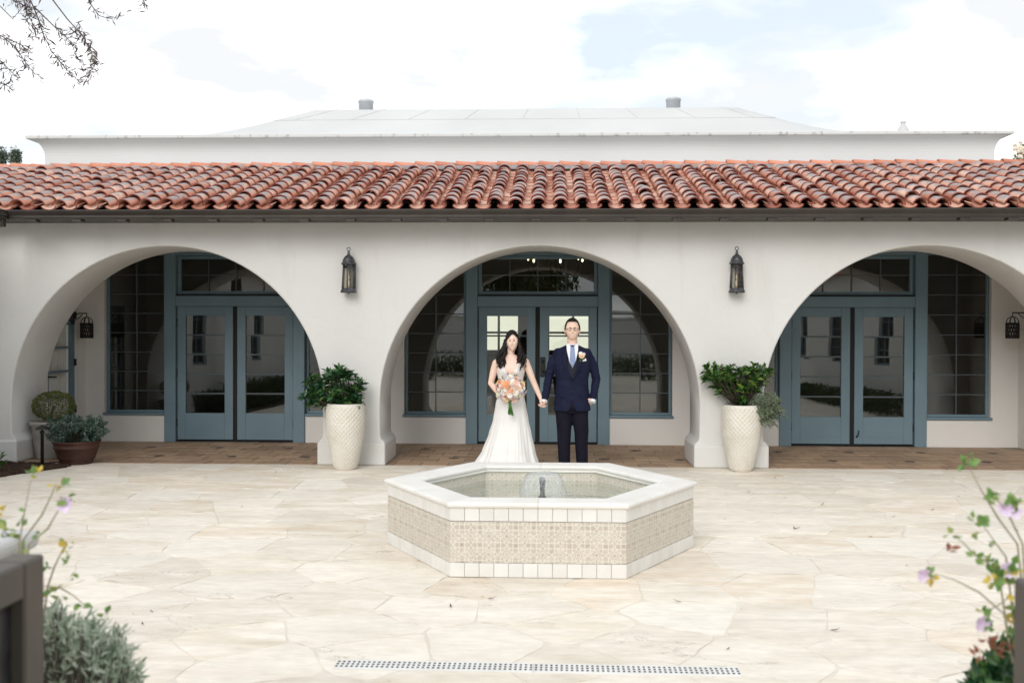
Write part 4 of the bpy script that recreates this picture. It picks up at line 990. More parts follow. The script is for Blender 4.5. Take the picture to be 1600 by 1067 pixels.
# ------------------------------------------------------------------ fountain
M_coping = mat('cast_stone', (.80, .78, .74), .55, (.74, .71, .66), 3, 5, .06, 50, rand=.02)
M_tile = mat('white_glazed_tile', (.78, .77, .74), .22, (.73, .715, .68), 6, 4, .03, 15, rand=.035)
def mosaic():
    m = bpy.data.materials.new('mosaic'); m.use_nodes = True; t = m.node_tree; N = t.nodes; LK = t.links.new; b = N['Principled BSDF']
    b.inputs['Roughness'].default_value = .4
    tcx = N.new('ShaderNodeUVMap'); tcx.uv_map = 'uv'
    def math_(op, a, c=None, d=None):
        n = N.new('ShaderNodeMath'); n.operation = op
        for i, v in enumerate((a, c, d)):
            if v is None: continue
            if isinstance(v, (int, float)): n.inputs[i].default_value = v
            else: LK(v, n.inputs[i])
        return n.outputs[0]
    sp = N.new('ShaderNodeSeparateXYZ'); LK(tcx.outputs[0], sp.inputs[0])
    # flowers on two interleaved lattices: eight petals round a disc
    def flower(ox, oy, per, petals):
        fx = math_('SUBTRACT', math_('FRACT', math_('ADD', math_('DIVIDE', sp.outputs[0], per), ox)), .5)
        fy = math_('SUBTRACT', math_('FRACT', math_('ADD', math_('DIVIDE', sp.outputs[1], per), oy)), .5)
        rr = math_('SQRT', math_('ADD', math_('MULTIPLY', fx, fx), math_('MULTIPLY', fy, fy)))
        an = math_('ARCTAN2', fy, fx); pet = math_('COSINE', math_('MULTIPLY', an, petals))
        return rr, pet, an
    r1, p1, _ = flower(0, .02, .120, 8); r2, p2, _ = flower(.5, .52, .120, 4)
    grout = math_('LESS_THAN', math_('ABSOLUTE', math_('SUBTRACT', r1, .13)), .02)
    grout = math_('MAXIMUM', grout, math_('LESS_THAN', math_('ABSOLUTE', math_('SUBTRACT', math_('ADD', r1, math_('MULTIPLY', p1, .05)), .27)), .022))
    grout = math_('MAXIMUM', grout, math_('LESS_THAN', math_('ABSOLUTE', math_('SUBTRACT', math_('ADD', r1, math_('MULTIPLY', p1, -.05)), .42)), .022))
    grout = math_('MAXIMUM', grout, math_('LESS_THAN', math_('ABSOLUTE', math_('SUBTRACT', math_('ADD', r2, math_('MULTIPLY', p2, .04)), .17)), .022))
    grout = math_('MAXIMUM', grout, math_('MULTIPLY', math_('LESS_THAN', math_('ABSOLUTE', math_('SUBTRACT', p1, 0)), .22), math_('LESS_THAN', math_('ABSOLUTE', math_('SUBTRACT', r1, .27)), .14)))
    dark = math_('MULTIPLY', math_('GREATER_THAN', p1, 0), math_('LESS_THAN', math_('ABSOLUTE', math_('SUBTRACT', r1, .2)), .07))
    dark = math_('MAXIMUM', dark, math_('LESS_THAN', r2, .10))
    # firing variation, piece by piece
    vo = N.new('ShaderNodeTexVoronoi'); vo.inputs['Scale'].default_value = 34; LK(tcx.outputs[0], vo.inputs[0])
    hv = N.new('ShaderNodeSeparateColor'); LK(vo.outputs['Color'], hv.inputs[0])
    m1 = N.new('ShaderNodeMix'); m1.data_type = 'RGBA'; LK(hv.outputs[0], m1.inputs[0]); m1.inputs[6].default_value = (.50, .44, .365, 1); m1.inputs[7].default_value = (.62, .565, .485, 1)
    m2 = N.new('ShaderNodeMix'); m2.data_type = 'RGBA'; LK(hv.outputs[1], m2.inputs[0]); m2.inputs[6].default_value = (.40, .34, .275, 1); m2.inputs[7].default_value = (.55, .49, .41, 1)
    m3 = N.new('ShaderNodeMix'); m3.data_type = 'RGBA'; LK(dark, m3.inputs[0]); LK(m1.outputs[2], m3.inputs[6]); LK(m2.outputs[2], m3.inputs[7])
    m4 = N.new('ShaderNodeMix'); m4.data_type = 'RGBA'; LK(grout, m4.inputs[0]); LK(m3.outputs[2], m4.inputs[6]); m4.inputs[7].default_value = (.72, .69, .62, 1)
    LK(m4.outputs[2], b.inputs['Base Color'])
    bp = N.new('ShaderNodeBump'); bp.inputs['Strength'].default_value = .3; bp.inputs['Distance'].default_value = .002; bp.invert = True; LK(grout, bp.inputs['Height']); LK(bp.outputs[0], b.inputs['Normal'])
    return m
M_mosaic = mosaic()
ft = empty('fountain', (FC[0], FC[1], 0)); tag(ft, 'low hexagonal fountain with mosaic band and white stone coping in courtyard centre', 'fountain')
RO, RI = 1.178, .92
def hexp(Rr, k): return Vector((Rr * math.cos(math.pi / 3 * k), Rr * math.sin(math.pi / 3 * k), 0))
q = MB(); hx = lambda Rr, z: [(hexp(Rr, k).x, hexp(Rr, k).y, z) for k in range(6)]
q.ring_loft([hx(RO - .012, 0), hx(RO - .012, .465), hx(RI + .03, .465), hx(RI + .03, .06), ], smooth=False, cap1=True)
q.build('basin', mat('tile_grout', (.66, .64, .60), .9, (.58, .56, .52), 5, 5), ft)
# mosaic bands, outside and inside
def band(Rr, z0, z1, inward, name, parent):
    for k in range(6):
        a, c_ = hexp(Rr, k), hexp(Rr, k + 1); ln = (c_ - a).length
        me = bpy.data.meshes.new(name); nrm = (a + c_).normalized() * (-.008 if inward else -.010)
        vs = [a + Vector((0, 0, z0)), c_ + Vector((0, 0, z0)), c_ + Vector((0, 0, z1)), a + Vector((0, 0, z1))]
        if inward: nrm = -nrm * 1
        vs2 = [v + nrm for v in vs]
        me.from_pydata(vs + vs2, [], [(0, 1, 2, 3), (0, 4, 5, 1), (3, 2, 6, 7), (1, 5, 6, 2), (0, 3, 7, 4)]); uv = me.uv_layers.new(name='uv')
        co = [(0 + k * .31, 0), (ln + k * .31, 0), (ln + k * .31, z1 - z0), (k * .31, z1 - z0)]
        for li, loop in enumerate(me.loops): uv.data[li].uv = co[loop.vertex_index % 4]
        mesh_obj(name, me, M_mosaic, parent)
band(RO - .001, .099, .374, False, 'mosaic_band', ft); band(RI + .028, .10, .447, True, 'inner_mosaic_band', ft)
side = RO; NT = 12; tw = side / NT
q = MB(); q.box(-tw / 2 + .0012, tw / 2 - .0012, -.012, .0, 0.003, .0965, bev=.002); tm = q.mesh('tile'); tm.materials.append(M_tile)
for k in range(6):
    a, c_ = hexp(RO, k), hexp(RO, k + 1); d = (c_ - a).normalized(); n_ = Vector((d.y, -d.x, 0)); an = math.atan2(d.y, d.x)
    for i in range(NT):
        p = a + d * tw * (i + .5)
        for z in (0, .375): mesh_obj('tile', tm, None, ft, M=Matrix.Translation(p + n_ * (.002 + random.gauss(0, .0006)) + Vector((0, 0, z))) @ Matrix.Rotation(an + math.pi, 4, 'Z') @ Matrix.Translation((0, 0, 0)))
# coping stones: mitred halves with a bullnose
prof = [(RI + .03, .468), (RI + .012, .470), (RI + .002, .478), (RI + .0, .488), (RI + .006, .497), (RI + .02, .503), (RO - .02, .505), (RO + .012, .503), (RO + .024, .497), (RO + .030, .487), (RO + .026, .475), (RO + .014, .468)]
for k in range(6):
    for h_ in range(2):
        q = MB(); ts = (0, .499) if h_ == 0 else (.501, 1)
        rings = []
        for tt in ts:
            rings.append([tuple(hexp(Rr, k).lerp(hexp(Rr, k + 1), tt) + Vector((0, 0, z))) for Rr, z in prof])
        q.ring_loft(rings, smooth=False); q.build('coping_stone', M_coping, ft)
q = MB(); q.ring_loft([hx(RI + .024, .445), hx(RI + .010, .448), hx(RI + .007, .455), hx(RI + .012, .462), hx(RI + .014, .469)], False, False); q.build('inner_moulding', M_coping, ft)
M_pool = mat('pool_plaster', (.80, .81, .77), .8, (.72, .73, .68), 4, 5)
q = MB(); q.ring_loft([hx(RI + .028, .055), hx(RI + .028, .10)], smooth=False); q.build('pool_floor', M_pool, ft)
def watermat(name, bump, scale, tint=(.93, .97, .95), f0=.02):
    m = bpy.data.materials.new(name); m.use_nodes = True; t = m.node_tree; N = t.nodes; LK = t.links.new; N.remove(N['Principled BSDF'])
    tr = N.new('ShaderNodeBsdfTransparent'); tr.inputs[0].default_value = (*tint, 1); gl = N.new('ShaderNodeBsdfGlossy'); gl.inputs['Roughness'].default_value = .02
    g_ = N.new('ShaderNodeTexCoord'); n = N.new('ShaderNodeTexNoise'); n.inputs['Scale'].default_value = scale; n.inputs['Detail'].default_value = 3; LK(g_.outputs['Object'], n.inputs[0])
    bp = N.new('ShaderNodeBump'); bp.inputs['Strength'].default_value = bump; bp.inputs['Distance'].default_value = .02; LK(n.outputs[0], bp.inputs['Height']); LK(bp.outputs[0], gl.inputs['Normal']); fr = schlick(N, LK, f0, bp.outputs[0])
    ms = N.new('ShaderNodeMixShader'); LK(fr, ms.inputs[0]); LK(tr.outputs[0], ms.inputs[1]); LK(gl.outputs[0], ms.inputs[2]); LK(ms.outputs[0], N['Material Output'].inputs[0]); return m
def bellmat():
    m = watermat('bell_water', .5, 26, (.985, .99, .99)); t = m.node_tree; N = t.nodes; LK = t.links.new
    out_ = N['Material Output']; src = out_.inputs[0].links[0].from_socket; df = N.new('ShaderNodeBsdfDiffuse'); df.inputs[0].default_value = (.9, .92, .93, 1)
    tl = N.new('ShaderNodeBsdfTranslucent'); tl.inputs[0].default_value = (.9, .92, .93, 1); ad = N.new('ShaderNodeMixShader'); ad.inputs[0].default_value = .5; LK(df.outputs[0], ad.inputs[1]); LK(tl.outputs[0], ad.inputs[2])
    g_ = N.new('ShaderNodeTexCoord'); mpn = N.new('ShaderNodeMapping'); mpn.inputs['Scale'].default_value = (26, 26, 6); n = N.new('ShaderNodeTexNoise'); n.inputs['Scale'].default_value = 1; n.inputs['Detail'].default_value = 4; LK(g_.outputs['Object'], mpn.inputs[0]); LK(mpn.outputs[0], n.inputs[0])
    mr = N.new('ShaderNodeMapRange'); mr.inputs[1].default_value = .48; mr.inputs[2].default_value = .75; mr.inputs[3].default_value = .17; mr.inputs[4].default_value = .6; LK(n.outputs[0], mr.inputs[0])
    ms = N.new('ShaderNodeMixShader'); LK(mr.outputs[0], ms.inputs[0]); LK(src, ms.inputs[1]); LK(ad.outputs[0], ms.inputs[2]); LK(ms.outputs[0], out_.inputs[0]); return m
q = MB(); v = [q.bm.verts.new(p) for p in hx(RI + .027, .375)]; q.bm.faces.new(v); q.build('water', watermat('pool_water', .35, 9), ft)
q = MB(); q.lathe([(.03, .1), (.03, .38), (.019, .385), (.019, .47), (.024, .475), (.024, .515), (.01, .53)], 14, (.02, 0, 0)); q.build('nozzle', M_iron, ft)
q = MB(); pr = [(.024, .525), (.045, .552), (.075, .562), (.105, .556), (.135, .535), (.158, .50), (.172, .455), (.180, .41), (.184, .374)]
n = 64
rings = [[((rr * (1 + .012 * math.sin(i * 1.7) * (j / 8))) * math.cos(2 * math.pi * i / n) + .025, rr * math.sin(2 * math.pi * i / n), z + .002 * math.sin(i * 2.3)) for i in range(n)] for j, (rr, z) in enumerate(pr)]
q.ring_loft(rings, False, False); q.build('water_bell', bellmat(), ft)
# ------------------------------------------------------------------ drain grates
M_grate = mat('grate_white', (.78, .77, .75), .5, (.70, .69, .66), 5, 4)
def grate(pa, pb, label):
    a, c_ = pa, pb; d = (c_ - a); ln = d.length; an = math.atan2(d.y, d.x); wd = .125
    t = empty('drain_grate', ((a.x + c_.x) / 2, (a.y + c_.y) / 2, 0), an); tag(t, label, 'drain grate', 'slotted drain grates set in the paving')
    q = MB(); q.box(-ln / 2 + .002, ln / 2 - .002, -wd / 2, wd / 2, -.02, .006, bev=.002); q.build('cover', M_grate, t)
    hm = MB(); hm.box(-.0055, .0055, -.009, .009, .0, .0068); hm = hm.mesh('slot'); hm.materials.append(M_black)
    n_ = int(ln / .0245)
    for i in range(n_):
        for j in (-1, 0, 1): mesh_obj('slot', hm, None, t, ((i - (n_ - 1) / 2) * ln / n_, j * .033, 0))
ga, gm, gb = G(524, 1038), G(836, 1044), G(1157, 1050)
ga.z = gm.z = gb.z = 0; gm = ga.lerp(gb, .494)
grate(ga, gm, 'white slotted drain grate left of the joint'); grate(gm, gb, 'white slotted drain grate right of the joint')
# fallen leaves and twigs on the paving
M_dead = leafmat('dead_leaf', (.10, .055, .03), (.24, .16, .09))
dl = leaf_mesh('fallen_leaf', .05, .014, .3, -.3, M_dead)
for k in range(46):
    x, y = r.uniform(-5.3, 5.3), r.uniform(4.7, 11.6)
    if math.hypot(x - FC[0], y - FC[1]) < 1.35: continue
    o = mesh_obj('fallen_leaf', dl, None, None, M=Matrix.Translation((x, y, .006)) @ Matrix.Rotation(r.random() * 6.28, 4, 'Z') @ Matrix.Scale(r.uniform(.5, 1.2), 4))
    tag(o, 'small dry brown leaf lying on the pale paving', 'leaf', 'dry leaves scattered on the paving')

# ------------------------------------------------------------------ the couple
M_skinB = mat('skin_fair', (.85, .63, .52), .5, (.81, .57, .46), 6, 3, sss=.12)
M_skinG = mat('skin_warm', (.80, .56, .44), .5, (.76, .50, .38), 6, 3, sss=.12)
M_hair = mat('black_hair', (.008, .006, .006), .5, (.018, .013, .011), 30, 4, .35, 90, stretch=(1, 1, .15), spec=.22)
M_lips = mat('lips', (.34, .045, .045), .4); M_teeth = mat('teeth', (.82, .80, .76), .35); M_eye = mat('eye_dark', (.018, .012, .010), .25); M_white = mat('eye_white', (.7, .68, .66), .3)
M_blush = mat('blush', (.60, .30, .24), .5)
M_dress = mat('white_tulle', (.80, .79, .77), .85, (.76, .75, .73), 3, 5, .08, 40, sss=.05)
M_lace = mat('white_lace', (.80, .77, .74), .8, (.70, .64, .60), 55, 4, .6, 70, lo=.45, hi=.62)
M_navy = mat('navy_wool', (.0095, .0115, .030), .8, (.013, .016, .039), 9, 5, .12, 90, spec=.12)
M_navyD = mat('dark_trousers', (.0075, .007, .014), .8, (.010, .0095, .018), 9, 5, .12, 90, spec=.12)
M_navyV = mat('navy_vest', (.006, .007, .017), .75, (.008, .009, .022), 9, 4)
M_shirt = mat('white_shirt', (.78, .79, .82), .7, (.72, .73, .77), 8, 3)
M_tie = mat('blue_tie', (.17, .23, .40), .5, (.25, .31, .47), 60, 2)
M_shoe = mat('black_shoe', (.012, .011, .011), .25)
def smoothstep(a, c, x):
    t_ = max(0, min(1, (x - a) / (c - a))); return t_ * t_ * (3 - 2 * t_)
def ginterp(tab, z):
    if z <= tab[0][0]: return tab[0][1:]
    for a, c in zip(tab, tab[1:]):
        if a[0] <= z <= c[0]:
            t_ = smoothstep(0, 1, (z - a[0]) / (c[0] - a[0])) * .5 + .5 * (z - a[0]) / (c[0] - a[0])
            return tuple(u + (v - u) * t_ for u, v in zip(a[1:], c[1:]))
    return tab[-1][1:]
def head_fn(w, jaw):
    """unit direction -> head surface (origin at head centre, face towards -y)"""
    def f(d):
        d = Vector(d).normalized(); x, y, z = d
        p = Vector((x * w, y * .096, z * .118))
        if z < 0:
            k = -z; p.x *= 1 - jaw * k ** 1.4; p.y = p.y * (1 - .18 * k) - .020 * k
        if y < 0:
            fr_ = -y
            p.y += .012 * fr_ ** 3 * (1 - abs(z))                                    # flatter face
            g_ = lambda cx_, cz_, sx, sz: math.exp(-((x - cx_) / sx) ** 2 - ((z - cz_) / sz) ** 2) * fr_
            p.y -= .021 * g_(0, -.20, .13, .13) + .010 * g_(0, .02, .09, .18)        # nose
            p.y += .011 * (g_(.34, .08, .17, .11) + g_(-.34, .08, .17, .11))          # sockets
            p.y -= .006 * (g_(.5, -.22, .25, .22) + g_(-.5, -.22, .25, .22))          # cheeks
            p.y -= .013 * g_(0, -.85, .25, .2)                                      # chin
            p.y -= .004 * g_(0, -.50, .22, .10)
        return p
    return f
def head_geo(mb, hf, M_, n=48, m=36):
    rings = []
    for j in range(1, m):
        a = -math.pi / 2 + math.pi * j / m
        rings.append([M_ @ hf((math.cos(a) * math.cos(2 * math.pi * i / n), math.cos(a) * math.sin(2 * math.pi * i / n), math.sin(a))) for i in range(n)])
    mb.ring_loft(rings)
    for s in (-1, 1):   # ears
        mb.sphere(M_ @ (hf((s, .08, -.08)) + Vector((s * .004, .008, 0))), (.012, .02, .031), 10, 8)
def face_patch(name, parent, hf, M_, cx_, cz_, wx, wz, off, m, bend=0, n=12, taper=True):
    bv = FACE[parent.name]
    q = MB(); rows = []
    for j in range(-3, 4):
        row = []
        for i in range(-n, n + 1):
            u, v = i / n, j / 3
            zz = cz_ + wz * v * (math.sqrt(max(0, 1 - u * u)) if taper else 1) + bend * u * u
            p = hf((cx_ + wx * u, -1, zz)); nn_ = p.normalized()
            a_ = M_ @ (p + nn_ * .05); dd = (M_ @ p - a_).normalized(); h = bv.ray_cast(a_, dd)[0]; row.append((h if h else M_ @ p) - dd * off)
        rows.append(row)
    q.ring_loft(rows, False, False, closed=False)
    bmesh.ops.remove_doubles(q.bm, verts=q.bm.verts, dist=1e-5)
    return q.build(name, m, parent)
def hand(mb, wrist, dirv, palm_n, thumb, curl=.5, sc=1.0, spread=.0):
    """palm and five curled fingers; dirv along the hand, palm_n out of the palm, thumb = side of the thumb"""
    d = Vector(dirv).normalized(); n_ = Vector(palm_n); n_ = (n_ - d * n_.dot(d)).normalized(); s = d.cross(n_) 
    if s.dot(Vector(thumb)) < 0: s = -s
    w_ = Vector(wrist)
    mb.capsule([w_, w_ + d * .03 * sc], [.022 * sc, .024 * sc])
    for k in (-1, -.33, .33, 1): mb.capsule([w_ + d * .02 * sc + s * k * .014 * sc, w_ + d * .078 * sc + s * k * .026 * sc], [.016 * sc, .0125 * sc])
    for i, (k, ln) in enumerate(((1, .068), (.36, .078), (-.33, .072), (-1, .056))):
        b0 = w_ + d * .08 * sc + s * k * .027 * sc; a0, a1 = curl, curl * 2.1
        f1 = b0 + (d * math.cos(a0) + n_ * math.sin(a0)) * ln * .48 * sc
        f2 = f1 + (d * math.cos(a1) + n_ * math.sin(a1)) * ln * .32 * sc
        f3 = f2 + (d * math.cos(a1 * 1.35) + n_ * math.sin(a1 * 1.35)) * ln * .24 * sc
        mb.capsule([b0, f1, f2, f3], [.0095 * sc, .009 * sc, .0083 * sc, .0075 * sc], 8)
    t0 = w_ + d * .025 * sc + s * .022 * sc; t1 = t0 + (d * .6 + s * .7 + n_ * .35).normalized() * .034 * sc; t2 = t1 + (d * .85 + s * .1 + n_ * .5).normalized() * .032 * sc
    mb.capsule([t0, t1, t2], [.013 * sc, .0105 * sc, .009 * sc], 8)
def torso_loft(mb, tab, off=0, n=48, steps=40, bumps=None, drop=None):
    z0, z1 = tab[0][0], tab[-1][0]; rings = []
    for j in range(steps + 1):
        z = z0 + (z1 - z0) * j / steps; rx, ry, cy = ginterp(tab, z); ring = []
        for i in range(n):
            a = 2 * math.pi * i / n; ca, sa = math.cos(a), math.sin(a); e = .88
            x = (rx + off) * math.copysign(abs(ca) ** e, ca); y = cy + (ry + off) * math.copysign(abs(sa) ** e, sa)
            if bumps: y -= bumps(x, z) * max(0, -sa)
            ring.append((x, y, z))
        rings.append(ring)
    mb.ring_loft(rings); return rings
def front_patch(name, parent, poly, bvh, off, m, thick=.004, cuts=3):
    """a cloth piece laid on the front of a garment: outline in x,z projected on the surface"""
    q = MB(); f = q.bm.faces.new([q.bm.verts.new((x, -1, z)) for x, z in poly])
    bmesh.ops.triangulate(q.bm, faces=[f]); 
    for _ in range(cuts): bmesh.ops.subdivide_edges(q.bm, edges=[e for e in q.bm.edges if e.calc_length() > .012], cuts=1, use_grid_fill=True); bmesh.ops.triangulate(q.bm, faces=q.bm.faces)
    for v in q.bm.verts:
        h = bvh.ray_cast(Vector((v.co.x, -1, v.co.z)), Vector((0, 1, 0)))
        v.co.y = (h[0].y if h[0] else 0) - off
    for f in q.bm.faces: f.smooth = True
    ex = bmesh.ops.extrude_face_region(q.bm, geom=list(q.bm.faces)); 
    for v in [g_ for g_ in ex['geom'] if isinstance(g_, bmesh.types.BMVert)]: v.co.y -= thick
    return q.build(name, m, parent)
FACE = {}
def bvh_of(me): return BVHTree.FromPolygons([v.co for v in me.vertices], [list(p.vertices) for p in me.polygons])
YP = 11.62
# ---------------- bride
bx = P(798, 600, YP).x; br = empty('person', (bx, YP, 0)); tag(br, 'smiling person in a long white lace gown holding a pastel bouquet', 'person')
tabB = [(.86, .155, .105, 0), (.95, .135, .095, 0), (1.01, .125, .088, 0), (1.10, .140, .095, 0), (1.18, .155, .10, 0), (1.24, .162, .098, .004), (1.29, .168, .085, .008), (1.322, .142, .068, .012), (1.345, .098, .058, .014), (1.372, .062, .052, .012)]
def bust(x, z): return .045 * math.exp(-((abs(x) - .068) / .055) ** 2 - ((z - 1.165) / .058) ** 2)
mb = MB(); torso_loft(mb, tabB, 0, bumps=bust)
mb.capsule([(0, .012, 1.30), (0, .004, 1.38), (.005, -.002, 1.44)], [.052, .045, .046])
HB = Matrix.Translation((.018, -.012, 1.525)) @ Matrix.Rotation(R(-4), 4, 'Y') @ Matrix.Rotation(R(-4), 4, 'X') @ Matrix.Scale(1.0, 4)
hfB = head_fn(.071, .34); head_geo(mb, hfB, HB)
clasp = P(848.5, 634, YP); CL = clasp - br.location
sR, eR, wR = Vector((-.168, .006, 1.272)), Vector((-.232, -.015, 1.035)), Vector((-.062, -.215, .865))
mb.capsule([sR, sR.lerp(eR, .4) + Vector((-.006, 0, 0)), eR, eR.lerp(wR, .35), wR], [.050, .044, .036, .036, .024])
hand(mb, wR, (.85, -.12, -.35), (.35, -.55, -.45), (0, -.3, .9), .75, .9)
sL, eL, wL = Vector((.170, .006, 1.282)), Vector((.272, -.005, 1.045)), Vector((CL.x - .026, -.05, CL.z + .085))
mb.capsule([sL, sL.lerp(eL, .4) + Vector((.004, 0, 0)), eL, eL.lerp(wL, .35), wL], [.050, .043, .035, .034, .023])
hand(mb, wL, (.12, -.02, -1), (.9, -.3, .1), (0, -1, 0), .75, .9)
for s in (-1, 1): mb.capsule([(s * .075, 0, .90), (s * .07, 0, .5), (s * .06, .01, .08)], [.09, .06, .04]); mb.capsule([(s * .06, .03, .05), (s * .065, -.10, .03)], [.035, .028])
bodyB = remeshed(mb.mesh('body'), .0048, 5); mesh_obj('body', bodyB, M_skinB, br); FACE[br.name] = bvh_of(bodyB)
# bodice: shell over the torso, cut to a deep V in front and straps over the shoulders
q = MB(); n = 120; steps = 96
rings = torso_loft(q, [t_ for t_ in tabB if t_[0] <= 1.35], .0085, n, steps, bumps=lambda x, z: bust(x, z) * 1.02)
kill = []
for f in q.bm.faces:
    c_ = f.calc_center_median(); x, y, z = abs(c_.x), c_.y, c_.z
    front = y < .01
    neck = z > 1.095 and x < (z - 1.095) * .44 + .004
    arm_ = z > 1.20 and x > .148 - (z - 1.20) * .30
    backcut = (not front) and z > 1.22 and x < .09
    if len(f.verts) > 4 or (front and neck) or arm_ or backcut: kill.append(f)
bmesh.ops.delete(q.bm, geom=kill, context='FACES')
bod = q.build('bodice', M_lace, br); sm = bod.modifiers.new('t', 'SOLIDIFY'); sm.thickness = .004
q = MB(); q.lathe([(.129, .985), (.1315, .998), (.1315, 1.012), (.129, 1.024)], 48, cap0=False, cap1=False)
me = q.mesh('waistband'); 
for v in me.vertices: v.co.y *= .76
mesh_obj('waistband', me, M_lace, br)
# skirt: pleated A-line with a train drifting to one side
tabS = [(.012, .375, .35, -.03), (.10, .345, .315, -.025), (.25, .30, .265, -.02), (.45, .245, .21, -.005), (.62, .205, .175, 0), (.78, .178, .145, 0), (.90, .155, .118, 0), (.985, .134, .10, 0), (1.01, .131, .098, 0)]
q = MB(); n = 260; rings = []
for j in range(71):
    z = .012 + (1.01 - .012) * j / 70; rx, ry, cxs = ginterp(tabS, z); amt = smoothstep(.99, .35, z); ring = []
    for i in range(n):
        a = 2 * math.pi * i / n
        k = .026 * math.sin(9 * a + 1.9 * math.sin(2 * a + .4) + 1.5 * z) + .015 * math.sin(19 * a + 2.6 * math.sin(3 * a) - 3 * z) + .007 * math.sin(37 * a + 1.0 + 2 * math.sin(5 * a)) + .03 * noise.noise(Vector((3 * math.cos(a), 3 * math.sin(a), z * 1.5)))
        f_ = 1 + amt * k * 1.15
        side_ = 1 + .18 * smoothstep(.30, .0, z) * max(0, -math.cos(a)) ** 2
        ring.append((cxs + rx * f_ * side_ * math.cos(a), ry * f_ * math.sin(a), z))
    rings.append(ring)
q.ring_loft(rings, False, True); q.build('skirt', M_dress, br)
# hair: cap with side parting and long loose curls
q = MB(); n, m_s = 64, 48; rings = []; keep = []
for j in range(1, m_s):
    a = -math.pi / 2 + math.pi * j / m_s; rings.append([HB @ (hfB((math.cos(a) * math.cos(2 * math.pi * i / n), math.cos(a) * math.sin(2 * math.pi * i / n), math.sin(a))) * (1.10 if math.sin(2 * math.pi * i / n) > -.2 else 1.075) + Vector((0, .004, .004))) for i in range(n)])
q.ring_loft(rings); IH = HB.inverted(); kill = []
for f in q.bm.faces:
    c_ = IH @ f.calc_center_median(); x, y, z = c_.x / .077, c_.y / .104, c_.z / .127
    part = x - .16
    line = .62 - .55 * max(0, abs(part) - .02) ** 1.3 + .0
    if y < .02 and z < line and abs(x) < .93: kill.append(f)
    elif y < -.05 and z < -.1: kill.append(f)
    elif z < -.75: kill.append(f)
bmesh.ops.delete(q.bm, geom=kill, context='FACES'); hc = q.build('hair', M_hair, br); hc.modifiers.new('t', 'SOLIDIFY').thickness = -.006
rh = random.Random(5)
q = MB()
for s in (-1, 1):
    for k in range(60):
        a = rh.uniform(-.55, .95); st = HB @ (hfB((s * math.cos(a * .9), math.sin(a) * .9 + .12, rh.uniform(-.05, .45))) * 1.06)
        fz = rh.uniform(1.19, 1.34); ex_ = s * rh.uniform(.080, .165) + (.0 if s < 0 else .015); ey = rh.uniform(-.125, .04); pts, rd = [], []
        ph = rh.random() * 6.28; amp = rh.uniform(.012, .026)
        for i in range(15):
            t_ = i / 14; z = st.z + (fz - st.z) * t_; bulge = math.sin(math.pi * min(1, t_ * 1.2)) * .016 * s
            x = st.x + (ex_ - st.x) * t_ ** 1.9 + bulge + amp * t_ * math.sin(ph + t_ * 13); y = st.y + (ey - st.y) * t_ + amp * t_ * math.cos(ph + t_ * 13)
            pts.append((x, y, z)); rd.append((.0145 * math.sin(math.pi * (.12 + .84 * t_)) ** .7 + .001))
        q.tube(pts, rd, 7)
for k in range(16):   # back fall
    x0 = rh.uniform(-.07, .08); pts = [(x0, .085, 1.55), (x0 * 1.3, .105, 1.42), (x0 * 1.6, .10, 1.28 + rh.uniform(-.05, .05))]; q.tube(pts, [.02, .022, .006], 7)
tag(q.build('hair_locks', M_hair, br), kind='stuff')
for s in (-1, 1):
    face_patch('eye', br, hfB, HB, s * .35, .03, .155, .058, .0012, M_eye, bend=-.03); face_patch('eyebrow', br, hfB, HB, s * .37, .20, .19, .026, .001, M_hair, bend=-.06)
face_patch('lips', br, hfB, HB, 0, -.54, .31, .105, .001, M_lips, bend=.11); face_patch('teeth', br, hfB, HB, 0, -.525, .245, .055, .0022, M_teeth, bend=.09)
q = MB(); ear = HB @ (hfB((-1, .0, -.28)) * 1.04); q.sphere(ear, .008); q.sphere(ear + Vector((0, -.002, -.018)), .006); q.build('earring', M_teeth, br)
q = MB()
for k in range(5): c_ = HB @ (hfB((.55, .35, .75)) * 1.13); d = rdir(rh); q.sphere(c_ + d * .018, (.016, .012, .014), 8, 6)
tag(q.build('hair_flower', M_dress, br), kind='stuff')
# ---------------- bouquet
bq = empty('bouquet', (bx, YP - .285, .80)); tag(bq, 'round bouquet of peach, blush and white blooms with green stems', 'bouquet')
BC = P(797.5, 607.5, YP - .285) - bq.location
def bloom_mesh(rr, petals, m, layers=3):
    q = MB()
    for l in range(layers):
        k = petals - l * 2; r0 = rr * (1 - l * .28)
        for i in range(max(3, k)):
            a = 2 * math.pi * i / max(3, k) + l * .5; el = .25 + l * .42
            d = Vector((math.cos(a) * math.cos(el), math.sin(a) * math.cos(el), math.sin(el))); u = Vector((-math.sin(a), math.cos(a), 0)); nn_ = d.cross(u)
            c0 = Vector((0, 0, -rr * .15)); pts = [c0, c0 + d * r0 * .55 + u * r0 * .42, c0 + d * r0 + u * r0 * .25 - nn_ * 0 + Vector((0, 0, rr * .1)), c0 + d * r0 * 1.04 + Vector((0, 0, rr * .14)), c0 + d * r0 - u * r0 * .25 + Vector((0, 0, rr * .1)), c0 + d * r0 * .55 - u * r0 * .42]
            v = [q.bm.verts.new(p) for p in pts]; f = q.bm.faces.new(v); f.smooth = True
    q.sphere((0, 0, rr * .1), rr * .34, 8, 6)
    me = q.mesh('bloom'); me.materials.append(m); return me
bcols = [('peach', (.80, .40, .22)), ('blush', (.80, .55, .48)), ('ivory', (.82, .77, .66)), ('white', (.84, .82, .79)), ('lilac', (.66, .58, .68)), ('apricot', (.82, .58, .36))]
bms = [bloom_mesh(rr, 9, mat('petal_' + nm, c_, .7, tuple(min(1, v * 1.15) for v in c_), 30, 3)) for (nm, c_), rr in zip(bcols, (.050, .045, .040, .034, .028, .046))]
